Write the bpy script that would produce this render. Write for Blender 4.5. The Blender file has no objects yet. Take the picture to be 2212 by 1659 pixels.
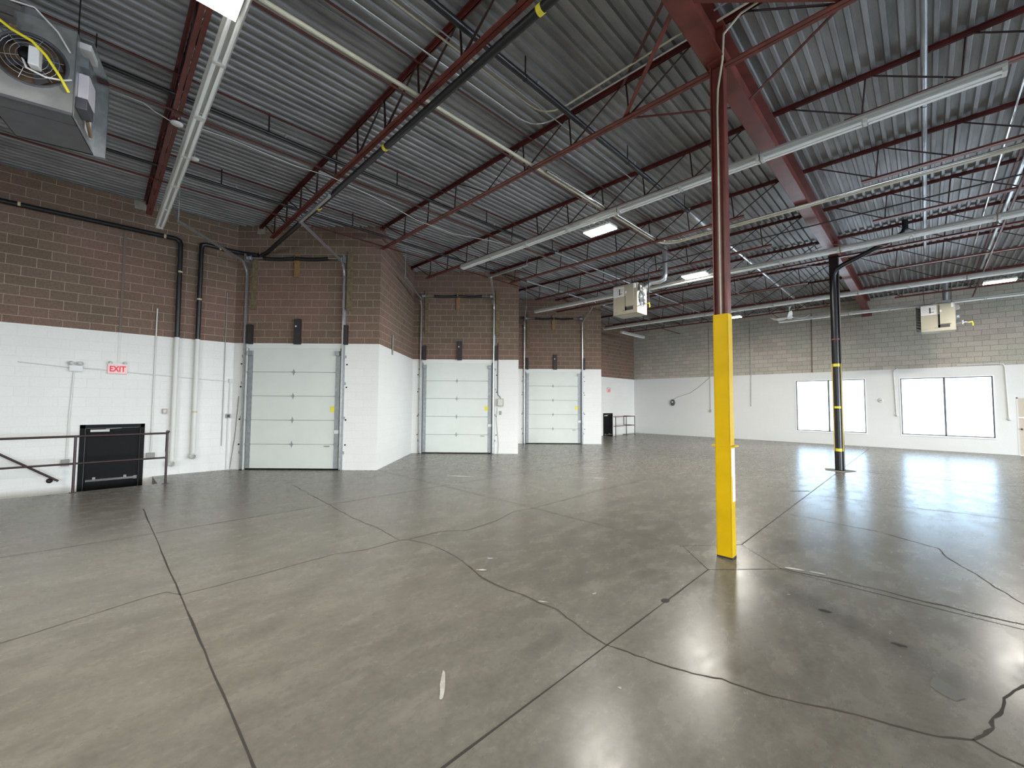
import bpy, math, random
from mathutils import Vector, Matrix
random.seed(7)
PI = math.pi
S = bpy.context.scene
C = S.collection
V = Vector

# ------------------------------------------------------------------ camera, world, exposure
CAM = V((0.0, 0.0, 1.75))
cd = bpy.data.cameras.new('camera'); co = bpy.data.objects.new('camera', cd); C.objects.link(co)
yaw, pitch, roll = 0.784848, 0.047627, 0.0065
fw = V((-math.sin(yaw)*math.cos(pitch), math.cos(yaw)*math.cos(pitch), math.sin(pitch)))
rt = V((math.cos(yaw), math.sin(yaw), 0)); up = rt.cross(fw)
r2 = rt*math.cos(roll)+up*math.sin(roll); u2 = -rt*math.sin(roll)+up*math.cos(roll)
co.matrix_world = Matrix(((r2.x,u2.x,-fw.x,CAM.x),(r2.y,u2.y,-fw.y,CAM.y),(r2.z,u2.z,-fw.z,CAM.z),(0,0,0,1)))
cd.sensor_width = 36.0; cd.lens = 36.0*894.4/2212; cd.clip_start = .05; cd.clip_end = 200
S.camera = co
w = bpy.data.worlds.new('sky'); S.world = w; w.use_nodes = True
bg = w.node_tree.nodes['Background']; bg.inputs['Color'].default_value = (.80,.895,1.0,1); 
# overcast sky, boosted behind the camera and to the window side to light the dock walls
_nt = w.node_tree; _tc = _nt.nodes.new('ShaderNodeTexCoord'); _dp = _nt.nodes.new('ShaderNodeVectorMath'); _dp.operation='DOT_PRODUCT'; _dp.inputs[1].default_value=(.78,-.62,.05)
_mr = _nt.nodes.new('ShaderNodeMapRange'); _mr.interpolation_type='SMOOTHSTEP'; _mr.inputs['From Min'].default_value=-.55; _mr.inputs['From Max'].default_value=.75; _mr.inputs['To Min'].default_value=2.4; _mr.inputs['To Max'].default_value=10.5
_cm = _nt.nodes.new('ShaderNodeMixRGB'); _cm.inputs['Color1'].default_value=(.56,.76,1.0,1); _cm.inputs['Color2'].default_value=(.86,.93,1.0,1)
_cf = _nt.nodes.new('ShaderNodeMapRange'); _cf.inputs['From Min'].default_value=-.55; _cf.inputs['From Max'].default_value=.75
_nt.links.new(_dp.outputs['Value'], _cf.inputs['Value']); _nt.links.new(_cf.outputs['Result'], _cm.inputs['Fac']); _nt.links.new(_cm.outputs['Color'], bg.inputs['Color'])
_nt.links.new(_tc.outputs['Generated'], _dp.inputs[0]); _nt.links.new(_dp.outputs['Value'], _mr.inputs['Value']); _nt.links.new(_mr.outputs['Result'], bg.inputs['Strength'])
S.view_settings.view_transform = 'Standard'; S.view_settings.look = 'None'
S.view_settings.exposure = 1.75; S.view_settings.gamma = 1.0; S.view_settings.use_curve_mapping = False
LAMP = 115.0          # radiance of the LED high-bay lenses
S.cycles.max_bounces = 8; S.cycles.diffuse_bounces = 5; S.cycles.glossy_bounces = 4
S.cycles.sample_clamp_indirect = 4.0; S.cycles.use_adaptive_sampling = False; S.cycles.use_guiding = True; S.cycles.guiding_training_samples = 24
try: S.cycles.use_denoising = True
except Exception: pass

# ------------------------------------------------------------------ materials
MATS = {}
def mat(name, col, rough=.5, metal=0.0, spec=.5, noise=0.0, nscale=6.0, bump=0.0, emit=0.0, alpha=None):
    m = bpy.data.materials.new(name); m.use_nodes = True; nt = m.node_tree; b = nt.nodes['Principled BSDF']
    b.inputs['Base Color'].default_value = (*col, 1); b.inputs['Roughness'].default_value = rough
    b.inputs['Metallic'].default_value = metal; b.inputs['Specular IOR Level'].default_value = spec
    if noise or bump:
        tc = nt.nodes.new('ShaderNodeTexCoord'); n = nt.nodes.new('ShaderNodeTexNoise')
        n.inputs['Scale'].default_value = nscale; n.inputs['Detail'].default_value = 5
        nt.links.new(tc.outputs['Object'], n.inputs['Vector'])
        if noise:
            mx = nt.nodes.new('ShaderNodeMixRGB'); mx.inputs['Color1'].default_value = (*[c*(1-noise) for c in col],1)
            mx.inputs['Color2'].default_value = (*[min(1,c*(1+noise)) for c in col],1)
            cr = nt.nodes.new('ShaderNodeMapRange'); cr.inputs['From Min'].default_value=.3; cr.inputs['From Max'].default_value=.7
            nt.links.new(n.outputs['Fac'], cr.inputs['Value']); nt.links.new(cr.outputs['Result'], mx.inputs['Fac']); nt.links.new(mx.outputs['Color'], b.inputs['Base Color'])
        if bump:
            bp = nt.nodes.new('ShaderNodeBump'); bp.inputs['Strength'].default_value = bump; bp.inputs['Distance'].default_value = .01
            nt.links.new(n.outputs['Fac'], bp.inputs['Height']); nt.links.new(bp.outputs['Normal'], b.inputs['Normal'])
    if emit:
        b.inputs['Emission Color'].default_value = (*col,1); b.inputs['Emission Strength'].default_value = emit
    MATS[name] = m; return m

RED = mat('red_oxide_primer', (.085,.014,.012), .42, noise=.35, nscale=3)
RED2 = mat('dusty_red_primer', (.135,.030,.022), .45, noise=.3, nscale=4)
BLACKP = mat('black_pipe', (.012,.012,.014), .35)
BLACK = mat('black_paint', (.004,.004,.0045), .5, spec=.15)
DARK = mat('dark_recess', (.02,.02,.02), .8)
GALV = mat('galvanised_steel', (.55,.57,.58), .32, metal=.85, noise=.12, nscale=15)
GALV_D = mat('dull_galvanised', (.33,.35,.36), .5, metal=.5, noise=.15, nscale=12)
CREAM = mat('cream_pipe', (.55,.52,.40), .45, noise=.1)
WHITE = mat('white_enamel', (.72,.73,.70), .35)
TUBE = mat('unlit_lamp_tube', (.88,.90,.90), .12, spec=.8)
WPAINT = mat('white_painted_pipe', (.70,.70,.66), .5)
DOORW = mat('white_door_panel', (.66,.69,.64), .38, noise=.03, nscale=2)
SEAM = mat('panel_seam', (.25,.26,.25), .6)
YEL = mat('yellow_paint', (.62,.39,.0), .5, spec=.15, noise=.10, nscale=3)
TAPE = mat('yellow_tape', (.78,.66,.05), .45)
STICK = mat('yellow_sticker', (.80,.70,.04), .5)
PAPER = mat('paper_label', (.78,.77,.76), .6)
INK = mat('dark_ink', (.05,.045,.05), .6)
REDTXT = mat('exit_red', (.85,.03,.05), .5, emit=.0)
SIGN = mat('exit_face', (.95,.62,.62), .5)
LIT = mat('led_lens', (1,.955,.87), .5, emit=14)
WOOD = mat('bare_timber', (.26,.15,.06), .7, noise=.25, nscale=20)
WOOD2 = mat('weathered_timber', (.16,.12,.065), .75, noise=.3, nscale=15)
DWOOD = mat('dark_bumper_board', (.025,.020,.020), .6)
BEIGE = mat('beige_enamel', (.42,.39,.30), .45)
BEIGE2 = mat('beige_door', (.50,.44,.36), .5)
GREYB = mat('grey_box', (.28,.28,.26), .5)
LGREY = mat('light_grey_plastic', (.6,.6,.57), .5)
TAN = mat('tan_switch', (.40,.34,.26), .5)
DGREY = mat('dark_grey_steel', (.075,.075,.085), .45, noise=.15, nscale=5)
DGREY2 = mat('mid_grey_steel', (.17,.175,.18), .38, metal=.3, noise=.2, nscale=5)
COPPER = mat('copper_coil', (.30,.2,.13), .35, metal=.5)
GASY = mat('yellow_gas_hose', (.85,.72,.02), .4)
CONC = mat('raw_concrete', (.28,.255,.22), .8, noise=.2, nscale=8)
JOINT = mat('floor_joint', (.028,.025,.021), .8)
CRACK = mat('floor_crack', (.045,.036,.027), .8)
FAINT = mat('faint_floor_crack', (.075,.068,.056), .6)
CHIP = mat('white_chip', (.72,.72,.70), .6)
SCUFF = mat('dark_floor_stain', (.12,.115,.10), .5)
CHROME = mat('bright_chrome', (.8,.8,.8), .15, metal=1)
BACK_TRIM = mat('window_bead', (.85,.86,.88), .4)
FRAME = mat('window_frame', (.09,.09,.10), .4)
GREYC = mat('grey_conduit', (.36,.36,.34), .5)

def deck_mat():
    m = bpy.data.materials.new('steel_deck'); m.use_nodes = True; nt = m.node_tree; b = nt.nodes['Principled BSDF']
    tc = nt.nodes.new('ShaderNodeTexCoord'); mp = nt.nodes.new('ShaderNodeMapping'); mp.inputs['Scale'].default_value = (1.6,.22,1)
    n = nt.nodes.new('ShaderNodeTexNoise'); n.inputs['Scale'].default_value = 3.2; n.inputs['Detail'].default_value = 6; n.inputs['Roughness'].default_value = .65
    cr = nt.nodes.new('ShaderNodeValToRGB'); cr.color_ramp.elements[0].position=.32; cr.color_ramp.elements[0].color=(.165,.165,.17,1)
    cr.color_ramp.elements[1].position=.68; cr.color_ramp.elements[1].color=(.34,.34,.345,1)
    nt.links.new(tc.outputs['Object'], mp.inputs['Vector']); nt.links.new(mp.outputs['Vector'], n.inputs['Vector'])
    nt.links.new(n.outputs['Fac'], cr.inputs['Fac']); nt.links.new(cr.outputs['Color'], b.inputs['Base Color'])
    b.inputs['Metallic'].default_value = .2; b.inputs['Roughness'].default_value = .5
    return m
DECK = deck_mat()

def block_mat(name, c1, c2, c3, mortar, bumps=.35, rough=.85, painted=False, head=.35):
    m = bpy.data.materials.new(name); m.use_nodes = True; nt = m.node_tree; b = nt.nodes['Principled BSDF']
    uv = nt.nodes.new('ShaderNodeUVMap')
    br = nt.nodes.new('ShaderNodeTexBrick'); br.offset=.5; br.inputs['Scale'].default_value = 1
    br.inputs['Brick Width'].default_value = .4064; br.inputs['Row Height'].default_value = .2032
    br.inputs['Mortar Size'].default_value = .006; br.inputs['Mortar Smooth'].default_value = .25; br.inputs['Bias'].default_value = 0
    br.inputs['Color1'].default_value = (*c1,1); br.inputs['Color2'].default_value = (*c2,1); br.inputs['Mortar'].default_value = (*mortar,1)
    nt.links.new(uv.outputs['UV'], br.inputs['Vector'])
    n = nt.nodes.new('ShaderNodeTexNoise'); n.inputs['Scale'].default_value = .55; n.inputs['Detail'].default_value = 4
    nt.links.new(uv.outputs['UV'], n.inputs['Vector'])
    cr = nt.nodes.new('ShaderNodeMapRange'); cr.inputs['From Min'].default_value=.42; cr.inputs['From Max'].default_value=.62
    nt.links.new(n.outputs['Fac'], cr.inputs['Value'])
    mx = nt.nodes.new('ShaderNodeMixRGB'); mx.blend_type='MIX'; mx.inputs['Color2'].default_value=(*c3,1)
    f = nt.nodes.new('ShaderNodeMath'); f.operation='MULTIPLY'; f.inputs[1].default_value = .55 if not painted else .5
    nt.links.new(cr.outputs['Result'], f.inputs[0]); nt.links.new(f.outputs[0], mx.inputs['Fac']); nt.links.new(br.outputs['Color'], mx.inputs['Color1'])
    n2 = nt.nodes.new('ShaderNodeTexNoise'); n2.inputs['Scale'].default_value = 30; n2.inputs['Detail'].default_value = 6
    nt.links.new(uv.outputs['UV'], n2.inputs['Vector'])
    mx2 = nt.nodes.new('ShaderNodeMixRGB'); mx2.blend_type='MULTIPLY'; mx2.inputs['Fac'].default_value=.5 if not painted else .08
    cg = nt.nodes.new('ShaderNodeMapRange'); cg.inputs['From Min'].default_value=.3; cg.inputs['From Max'].default_value=.7; cg.inputs['To Min'].default_value=.55; cg.inputs['To Max'].default_value=1.25
    nt.links.new(n2.outputs['Fac'], cg.inputs['Value']); nt.links.new(mx.outputs['Color'], mx2.inputs['Color1']); nt.links.new(cg.outputs['Result'], mx2.inputs['Color2'])
    # mortar stays on top of the tint
    mm = nt.nodes.new('ShaderNodeMixRGB'); mm.inputs['Color2'].default_value=(*mortar,1)
    sx = nt.nodes.new('ShaderNodeSeparateXYZ'); nt.links.new(uv.outputs['UV'], sx.inputs[0])
    dv = nt.nodes.new('ShaderNodeMath'); dv.operation='DIVIDE'; dv.inputs[1].default_value=.2032; nt.links.new(sx.outputs['Y'], dv.inputs[0])
    fr_ = nt.nodes.new('ShaderNodeMath'); fr_.operation='PINGPONG'; fr_.inputs[1].default_value=.5; nt.links.new(dv.outputs[0], fr_.inputs[0])
    bed = nt.nodes.new('ShaderNodeMapRange'); bed.inputs['From Min'].default_value=.022; bed.inputs['From Max'].default_value=.045; bed.inputs['To Min'].default_value=1; bed.inputs['To Max'].default_value=0; nt.links.new(fr_.outputs[0], bed.inputs['Value'])
    n4 = nt.nodes.new('ShaderNodeTexNoise'); n4.inputs['Scale'].default_value=1.1; n4.inputs['Detail'].default_value=5; nt.links.new(uv.outputs['UV'], n4.inputs['Vector'])
    pt_ = nt.nodes.new('ShaderNodeMapRange'); pt_.inputs['From Min'].default_value=.40; pt_.inputs['From Max'].default_value=.62; pt_.inputs['To Min'].default_value=.25; pt_.inputs['To Max'].default_value=1; nt.links.new(n4.outputs['Fac'], pt_.inputs['Value'])
    k1 = nt.nodes.new('ShaderNodeMath'); k1.operation='MULTIPLY'; nt.links.new(bed.outputs['Result'], k1.inputs[0]); nt.links.new(pt_.outputs['Result'], k1.inputs[1])
    k2 = nt.nodes.new('ShaderNodeMath'); k2.operation='MULTIPLY'; k2.inputs[1].default_value=head; nt.links.new(br.outputs['Fac'], k2.inputs[0])
    k3 = nt.nodes.new('ShaderNodeMath'); k3.operation='MAXIMUM'; nt.links.new(k1.outputs[0], k3.inputs[0]); nt.links.new(k2.outputs[0], k3.inputs[1])
    br2 = nt.nodes.new('ShaderNodeTexBrick'); br2.offset=.5; br2.inputs['Scale'].default_value=1; br2.inputs['Brick Width'].default_value=.4064; br2.inputs['Row Height'].default_value=.2032; br2.inputs['Mortar Size'].default_value=0; 
    br2.inputs['Color1'].default_value=(0,0,0,1); br2.inputs['Color2'].default_value=(1,1,1,1); nt.links.new(uv.outputs['UV'], br2.inputs['Vector'])
    nt.links.new(k3.outputs[0], mm.inputs['Fac']); nt.links.new(mx2.outputs['Color'], mm.inputs['Color1']); nt.links.new(mm.outputs['Color'], b.inputs['Base Color'])
    inv = nt.nodes.new('ShaderNodeMath'); inv.operation='MULTIPLY_ADD'; inv.inputs[1].default_value=-1; inv.inputs[2].default_value=1
    nt.links.new(br.outputs['Fac'], inv.inputs[0])
    ad = nt.nodes.new('ShaderNodeMath'); ad.operation='MULTIPLY_ADD'; ad.inputs[1].default_value=.18
    nt.links.new(n2.outputs['Fac'], ad.inputs[0]); nt.links.new(inv.outputs[0], ad.inputs[2])
    bp = nt.nodes.new('ShaderNodeBump'); bp.inputs['Strength'].default_value=bumps; bp.inputs['Distance'].default_value=.006
    nt.links.new(ad.outputs[0], bp.inputs['Height']); nt.links.new(bp.outputs['Normal'], b.inputs['Normal'])
    b.inputs['Roughness'].default_value = rough
    return m
BROWN = block_mat('brown_block', (.150,.106,.070), (.180,.126,.088), (.24,.132,.108), (.36,.285,.22))
TAUPE = block_mat('taupe_block', (.38,.345,.295), (.48,.43,.37), (.37,.385,.315), (.19,.175,.15), head=1.0)
WBLOCK = block_mat('white_painted_block', (.76,.76,.73), (.78,.78,.75), (.74,.735,.70), (.72,.72,.695), .22, .55, True)
WSMOOTH = block_mat('white_painted_wall', (.66,.665,.65), (.67,.675,.655), (.64,.645,.625), (.645,.65,.63), .12, .6, True)

def floor_mat():
    m = bpy.data.materials.new('polished_concrete'); m.use_nodes = True; nt = m.node_tree; b = nt.nodes['Principled BSDF']
    tc = nt.nodes.new('ShaderNodeTexCoord')
    def noise(s, d=6, r=.6, sc=(1,1,1), rot=0.0):
        mp = nt.nodes.new('ShaderNodeMapping'); mp.inputs['Scale'].default_value = sc; mp.inputs['Rotation'].default_value=(0,0,rot)
        n = nt.nodes.new('ShaderNodeTexNoise'); n.inputs['Scale'].default_value=s; n.inputs['Detail'].default_value=d; n.inputs['Roughness'].default_value=r
        n.inputs['Distortion'].default_value=0.0
        nt.links.new(tc.outputs['Object'], mp.inputs['Vector']); nt.links.new(mp.outputs['Vector'], n.inputs['Vector']); return n
    n1 = noise(.7, 6, .6); n2 = noise(4.2, 9, .68, (1,.5,1), .6); n3 = noise(26, 3, .6); n5 = noise(2.2, 8, .66, (1.5,.5,1), -.5)
    def mix(c1, c2, node, lo, hi, fac=1.0, mode='MIX'):
        mr = nt.nodes.new('ShaderNodeMapRange'); mr.inputs['From Min'].default_value=lo; mr.inputs['From Max'].default_value=hi; mr.inputs['To Max'].default_value=fac
        mm = nt.nodes.new('ShaderNodeMixRGB'); mm.blend_type=mode
        nt.links.new(node.outputs['Fac'], mr.inputs['Value']); nt.links.new(mr.outputs['Result'], mm.inputs['Fac'])
        for i_,c_ in ((1,c1),(2,c2)):
            if isinstance(c_,tuple): mm.inputs[i_].default_value=(*c_,1)
            else: nt.links.new(c_, mm.inputs[i_])
        return mm.outputs['Color']
    base_ = mix((.108,.101,.084),(.225,.213,.183), n2, .22, .80)
    base_ = mix(base_, (.205,.194,.164), n1, .35, .80, .7)
    base_ = mix(base_, (.098,.092,.077), n5, .35, .85, .6)
    mx = nt.nodes.new('ShaderNodeMixRGB'); mx.blend_type='MULTIPLY'; mx.inputs['Fac'].default_value=.22
    cg = nt.nodes.new('ShaderNodeMapRange'); cg.inputs['From Min'].default_value=.3; cg.inputs['From Max'].default_value=.7; cg.inputs['To Min'].default_value=.6; cg.inputs['To Max'].default_value=1.35
    nt.links.new(n3.outputs['Fac'], cg.inputs['Value']); nt.links.new(base_, mx.inputs['Color1']); nt.links.new(cg.outputs['Result'], mx.inputs['Color2'])
    nt.links.new(mx.outputs['Color'], b.inputs['Base Color'])
    rr = nt.nodes.new('ShaderNodeMapRange'); rr.inputs['From Min'].default_value=.25; rr.inputs['From Max'].default_value=.75; rr.inputs['To Min'].default_value=.19; rr.inputs['To Max'].default_value=.33
    nt.links.new(n2.outputs['Fac'], rr.inputs['Value']); nt.links.new(rr.outputs['Result'], b.inputs['Roughness'])
    b.inputs['Specular IOR Level'].default_value=.17
    bp = nt.nodes.new('ShaderNodeBump'); bp.inputs['Strength'].default_value=.05; bp.inputs['Distance'].default_value=.008
    n4 = noise(5.5, 4, .5, (1,.5,1), .5)
    nt.links.new(n4.outputs['Fac'], bp.inputs['Height']); nt.links.new(bp.outputs['Normal'], b.inputs['Normal'])
    return m
FLOOR = floor_mat()

# ------------------------------------------------------------------ mesh helpers
class MB:
    def __init__(s): s.v=[]; s.f=[]; s.m=[]; s.uv=[]; s.sm=[]
    def face(s, pts, mi=0, uv=None, smooth=False):
        n=len(s.v); s.v += [V(p) for p in pts]; s.f.append(list(range(n,n+len(pts)))); s.m.append(mi); s.uv.append(uv); s.sm.append(smooth); return s
    def raw(s, vs, fs, mi=0, smooth=False):
        n=len(s.v); s.v += [V(p) for p in vs]
        for f in fs: s.f.append([i+n for i in f]); s.m.append(mi); s.uv.append(None); s.sm.append(smooth)
        return s
    def obox(s, c, ax, ay, az, mi=0):
        c=V(c); ax=V(ax); ay=V(ay); az=V(az)
        vs=[c+ax*i+ay*j+az*k for k in (-1,1) for j in (-1,1) for i in (-1,1)]
        return s.raw(vs, [(0,2,3,1),(4,5,7,6),(0,1,5,4),(2,6,7,3),(0,4,6,2),(1,3,7,5)], mi)
    def box(s, x0,x1,y0,y1,z0,z1, mi=0):
        return s.obox(((x0+x1)/2,(y0+y1)/2,(z0+z1)/2), ((x1-x0)/2,0,0), (0,(y1-y0)/2,0), (0,0,(z1-z0)/2), mi)
    def bar(s, a, b, w, h, upv=(0,0,1), mi=0):
        a=V(a); b=V(b); d=(b-a); L=d.length; d.normalize(); u=V(upv)
        if abs(d.dot(u))>.98: u=V((1,0,0))
        sd=d.cross(u).normalized(); u=sd.cross(d)
        return s.obox((a+b)/2, d*(L/2), sd*(w/2), u*(h/2), mi)
    def tube(s, pts, r, n=10, mi=0, cap=True):
        pts=[V(p) for p in pts]; rings=[]; prev=None
        for i,p in enumerate(pts):
            t=((pts[min(i+1,len(pts)-1)]-p).normalized()+(p-pts[max(i-1,0)]).normalized()) if 0<i<len(pts)-1 else (pts[min(i+1,len(pts)-1)]-pts[max(i-1,0)])
            t.normalize()
            if prev is None:
                a=V((0,0,1)) if abs(t.z)<.9 else V((1,0,0)); u=t.cross(a).normalized()
            else: u=(prev-t*prev.dot(t)).normalized()
            prev=u; w_=t.cross(u)
            k=1.0
            if 0<i<len(pts)-1:
                c=(pts[i+1]-p).normalized().dot(t); k=1/max(c,.5)
            rings.append([p+(u*math.cos(2*PI*j/n)+w_*math.sin(2*PI*j/n))*r*k for j in range(n)])
        vs=[q for R in rings for q in R]; fs=[]
        for i in range(len(rings)-1):
            for j in range(n): fs.append((i*n+j, i*n+(j+1)%n, (i+1)*n+(j+1)%n, (i+1)*n+j))
        s.raw(vs, fs, mi, True)
        if cap: s.face(list(reversed(rings[0])), mi); s.face(rings[-1], mi)
        return s
    def cyl(s, a, b, r, n=16, mi=0): return s.tube([a,b], r, n, mi)
    def lathe(s, base, prof, n=20, axis=(0,0,1), mi=0):
        base=V(base); ax=V(axis).normalized(); u=ax.orthogonal().normalized(); w_=ax.cross(u); vs=[]; fs=[]
        for r,h in prof:
            vs += [base+ax*h+(u*math.cos(2*PI*j/n)+w_*math.sin(2*PI*j/n))*r for j in range(n)]
        for i in range(len(prof)-1):
            for j in range(n): fs.append((i*n+j, i*n+(j+1)%n, (i+1)*n+(j+1)%n, (i+1)*n+j))
        return s.raw(vs, fs, mi, True)
    def prism(s, poly, ax0, d, mi=0):
        """poly: list of 3D points (planar), extruded by d"""
        d=V(d); a=[V(p)+V(ax0) for p in poly]; b=[p+d for p in a]; n=len(a)
        s.raw(a+b, [tuple(reversed(range(n))), tuple(range(n,2*n))]+[(i,(i+1)%n,n+(i+1)%n,n+i) for i in range(n)], mi); return s
    def build(s, name, mats, parent=None, bevel=0.0, origin='base'):
        if not isinstance(mats,(list,tuple)): mats=[mats]
        me=bpy.data.meshes.new(name); off=V((0,0,0))
        if parent is None and s.v:
            xs=[p.x for p in s.v]; ys=[p.y for p in s.v]; zs=[p.z for p in s.v]
            off=V(((min(xs)+max(xs))/2,(min(ys)+max(ys))/2,min(zs)))
        elif parent is not None and parent.get('_w'): off=V(parent['_w'])
        me.from_pydata([tuple(p-off) for p in s.v], [], s.f)
        for m_ in mats: me.materials.append(m_)
        if any(s.uv):
            ul=me.uv_layers.new(name='UVMap')
            for p in me.polygons:
                u_=s.uv[p.index]
                if u_:
                    for k,li in enumerate(p.loop_indices): ul.data[li].uv=u_[k]
        for p in me.polygons:
            p.material_index=s.m[p.index]; p.use_smooth=s.sm[p.index]
        me.update()
        o=bpy.data.objects.new(name, me); C.objects.link(o)
        if parent is None: o.location=off
        else:
            o.parent=parent
            if parent.get('_w') : o['_w']=list(off)
        if bevel:
            b=o.modifiers.new('edge','BEVEL'); b.width=bevel; b.segments=2; b.limit_method='ANGLE'; b.angle_limit=.7
        return o

def tag(o, label, cat, group=None):
    o['label']=label; o['category']=cat
    if group: o['group']=group
    return o
def thing(name, label, cat, loc, group=None, rotz=0.0, world=True):
    """Empty at the thing's base. world=True: parts are written in world coordinates (no rotation)."""
    o=bpy.data.objects.new(name,None); C.objects.link(o); o.location=loc; o.rotation_euler=(0,0,rotz); o.empty_display_size=.1
    if world: o['_w']=list(loc)
    return tag(o,label,cat,group)
def struct(o, label=None, cat=None):
    o['kind']='structure'
    if label: o['label']=label
    if cat: o['category']=cat
    return o
def dup(root, loc, label, group=None, rotz=None):
    r=root.copy(); C.objects.link(r); r.location=loc; r['label']=label
    if group: r['group']=group
    if rotz is not None: r.rotation_euler=(0,0,rotz)
    def rec(a,b):
        for ch in list(a.children):
            c=ch.copy(); C.objects.link(c); c.parent=b; rec(ch,c)
    rec(root,r); return r
ORD=['first','second','third','fourth','fifth','sixth','seventh','eighth','ninth','tenth','eleventh','twelfth']

# ------------------------------------------------------------------ measurements
XW=-12.85; YB=23.65; XR=15.5; YF=-8.5; ZW=6.43; ZP=3.30; ZT=6.475
BAY=[2.50,7.78,13.06]; BL=2.70            # sawtooth dock bays, 45 degrees
XC=-1.70                                   # column and beam line
PITCH=.95                                  # the lower dock level behind the exit doors

# ------------------------------------------------------------------ floor
def sub_rect(rects, hole):
    out=[]; hx0,hx1,hy0,hy1=hole
    for x0,x1,y0,y1 in rects:
        if hx1<=x0 or hx0>=x1 or hy1<=y0 or hy0>=y1: out.append((x0,x1,y0,y1)); continue
        if y0<hy0: out.append((x0,x1,y0,hy0))
        if hy1<y1: out.append((x0,x1,hy1,y1))
        a,b=max(y0,hy0),min(y1,hy1)
        if x0<hx0: out.append((x0,hx0,a,b))
        if hx1<x1: out.append((hx1,x1,a,b))
    return out
HOLES=[(XW,-11.62,-4.4,.98),(XW,-12.16,20.0,22.25)]
rects=[(XW,XR,YF,YB)]
for h in HOLES: rects=sub_rect(rects,h)
m=MB()
for x0,x1,y0,y1 in rects: m.face([(x0,y0,0),(x1,y0,0),(x1,y1,0),(x0,y1,0)],0)
for (x0,x1,y0,y1) in HOLES:   # concrete faces of the stair wells and their landings
    m.face([(x1,y0,0),(x1,y1,0),(x1,y1,-PITCH),(x1,y0,-PITCH)],1); m.face([(x0,y1,0),(x1,y1,0),(x1,y1,-PITCH),(x0,y1,-PITCH)],1)
    m.face([(x0,y0,0),(x1,y0,0),(x1,y0,-PITCH),(x0,y0,-PITCH)],1); m.face([(x0,y0,-PITCH),(x1,y0,-PITCH),(x1,y1,-PITCH),(x0,y1,-PITCH)],1)
def ribbon(m, pts, wd, mi, z=.0012, jit=0.0, sub=0):
    P=[V((a,b,0)) for a,b in pts]
    if sub:
        Q=[]
        for a,b in zip(P[:-1],P[1:]):
            n=max(1,int((b-a).length/sub))
            for i in range(n): Q.append(a.lerp(b,i/n)+V((random.uniform(-jit,jit),random.uniform(-jit,jit),0)))
        Q.append(P[-1]); P=Q
    L=[];R=[]
    for i,p in enumerate(P):
        d=(P[min(i+1,len(P)-1)]-P[max(i-1,0)]); d.normalize(); nrm=V((-d.y,d.x,0)); ww=wd*.6*(1 if not jit else random.uniform(.55,1.4))
        L.append(p+nrm*ww+V((0,0,z))); R.append(p-nrm*ww+V((0,0,z)))
    for i in range(len(P)-1): m.face([L[i],R[i],R[i+1],L[i+1]],mi)
J,K,F_,W_,B_=2,3,4,5,6
ribbon(m,[(-1.70,YF),(-1.69,4.66)],.010,J,sub=.25,jit=.002)
ribbon(m,[(-1.69,5.79),(-1.70,14.1)],.011,J); ribbon(m,[(-1.70,14.6),(-1.70,22.65)],.009,J)
ribbon(m,[(-1.69,4.66),(-1.15,5.25),(-1.69,5.79),(-2.19,5.21),(-1.69,4.66)],.008,J)
ribbon(m,[(-9.1,.6),(-4.85,.6)],.009,J,sub=.3,jit=.004); ribbon(m,[(-4.85,.6),(XR,.6)],.012,J,sub=.2,jit=.003)
ribbon(m,[(-10.1,5.25),(-6.5,5.26),(-4.57,5.26),(-2.19,5.21)],.009,F_,sub=.3,jit=.006)
ribbon(m,[(-1.15,5.22),(XR,5.22)],.010,J,sub=.3,jit=.004); ribbon(m,[(-1.15,5.27),(-.6,5.33),(.2,5.33),(2,5.40),(9,5.42)],.016,K,sub=.12,jit=.016,z=.0016)
ribbon(m,[(-7.34,-8),(-7.34,-.69),(-7.30,.6),(-7.30,12)],.009,F_,sub=.3,jit=.006)
crack1=[(-9.6,3.0),(-8.4,2.94),(-7.19,2.88),(-6.23,2.81),(-5.49,2.84),(-4.83,2.81),(-4.71,2.91),(-4.35,2.99),(-3.95,2.98),(-3.55,2.9),(-3.21,2.8),(-2.9,2.79),(-2.66,2.83),(-2.45,2.82),(-2.29,2.84),(-2.05,2.77),(-1.91,2.72),(-1.71,2.69)]
ribbon(m,crack1,.010,F_,sub=.12,jit=.012)
ribbon(m,crack1[9:],.012,K,sub=.08,jit=.010,z=.0014)
ribbon(m,[(-1.71,2.69),(-1.49,2.73),(-1.31,2.76),(-1.12,2.82),(-.97,2.89),(-.77,2.92),(-.59,2.99),(-.45,3.06),(-.33,3.11),(-.19,3.16),(-.05,3.2),(.05,3.26),(.13,3.32),(.21,3.28),(.29,3.26),(1.5,3.05),(4,3.3)],.010,K,sub=.05,jit=.006)
ribbon(m,[(.13,3.32),(.2,3.51),(.22,3.63),(.26,3.79),(.29,3.93),(.33,4.07),(.39,4.18),(.6,4.6),(.55,5.2)],.013,K,sub=.05,jit=.010)
ribbon(m,[(-4.72,-5),(-4.77,-.42),(-4.84,-.13),(-4.96,.27),(-5.0,.52),(-4.83,.6),(-4.83,.88),(-4.84,1.24),(-4.87,1.59),(-4.89,2.0),(-4.77,2.33),(-4.8,2.79)],.009,F_,sub=.12,jit=.008)
ribbon(m,[(-4.75,2.9),(-4.75,3.38),(-4.53,3.69),(-4.6,4.28),(-4.79,4.86),(-4.72,5.23),(-4.72,5.85),(-4.73,6.49),(-4.77,7.25),(-4.7,9)],.011,F_,sub=.12,jit=.01)
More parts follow.
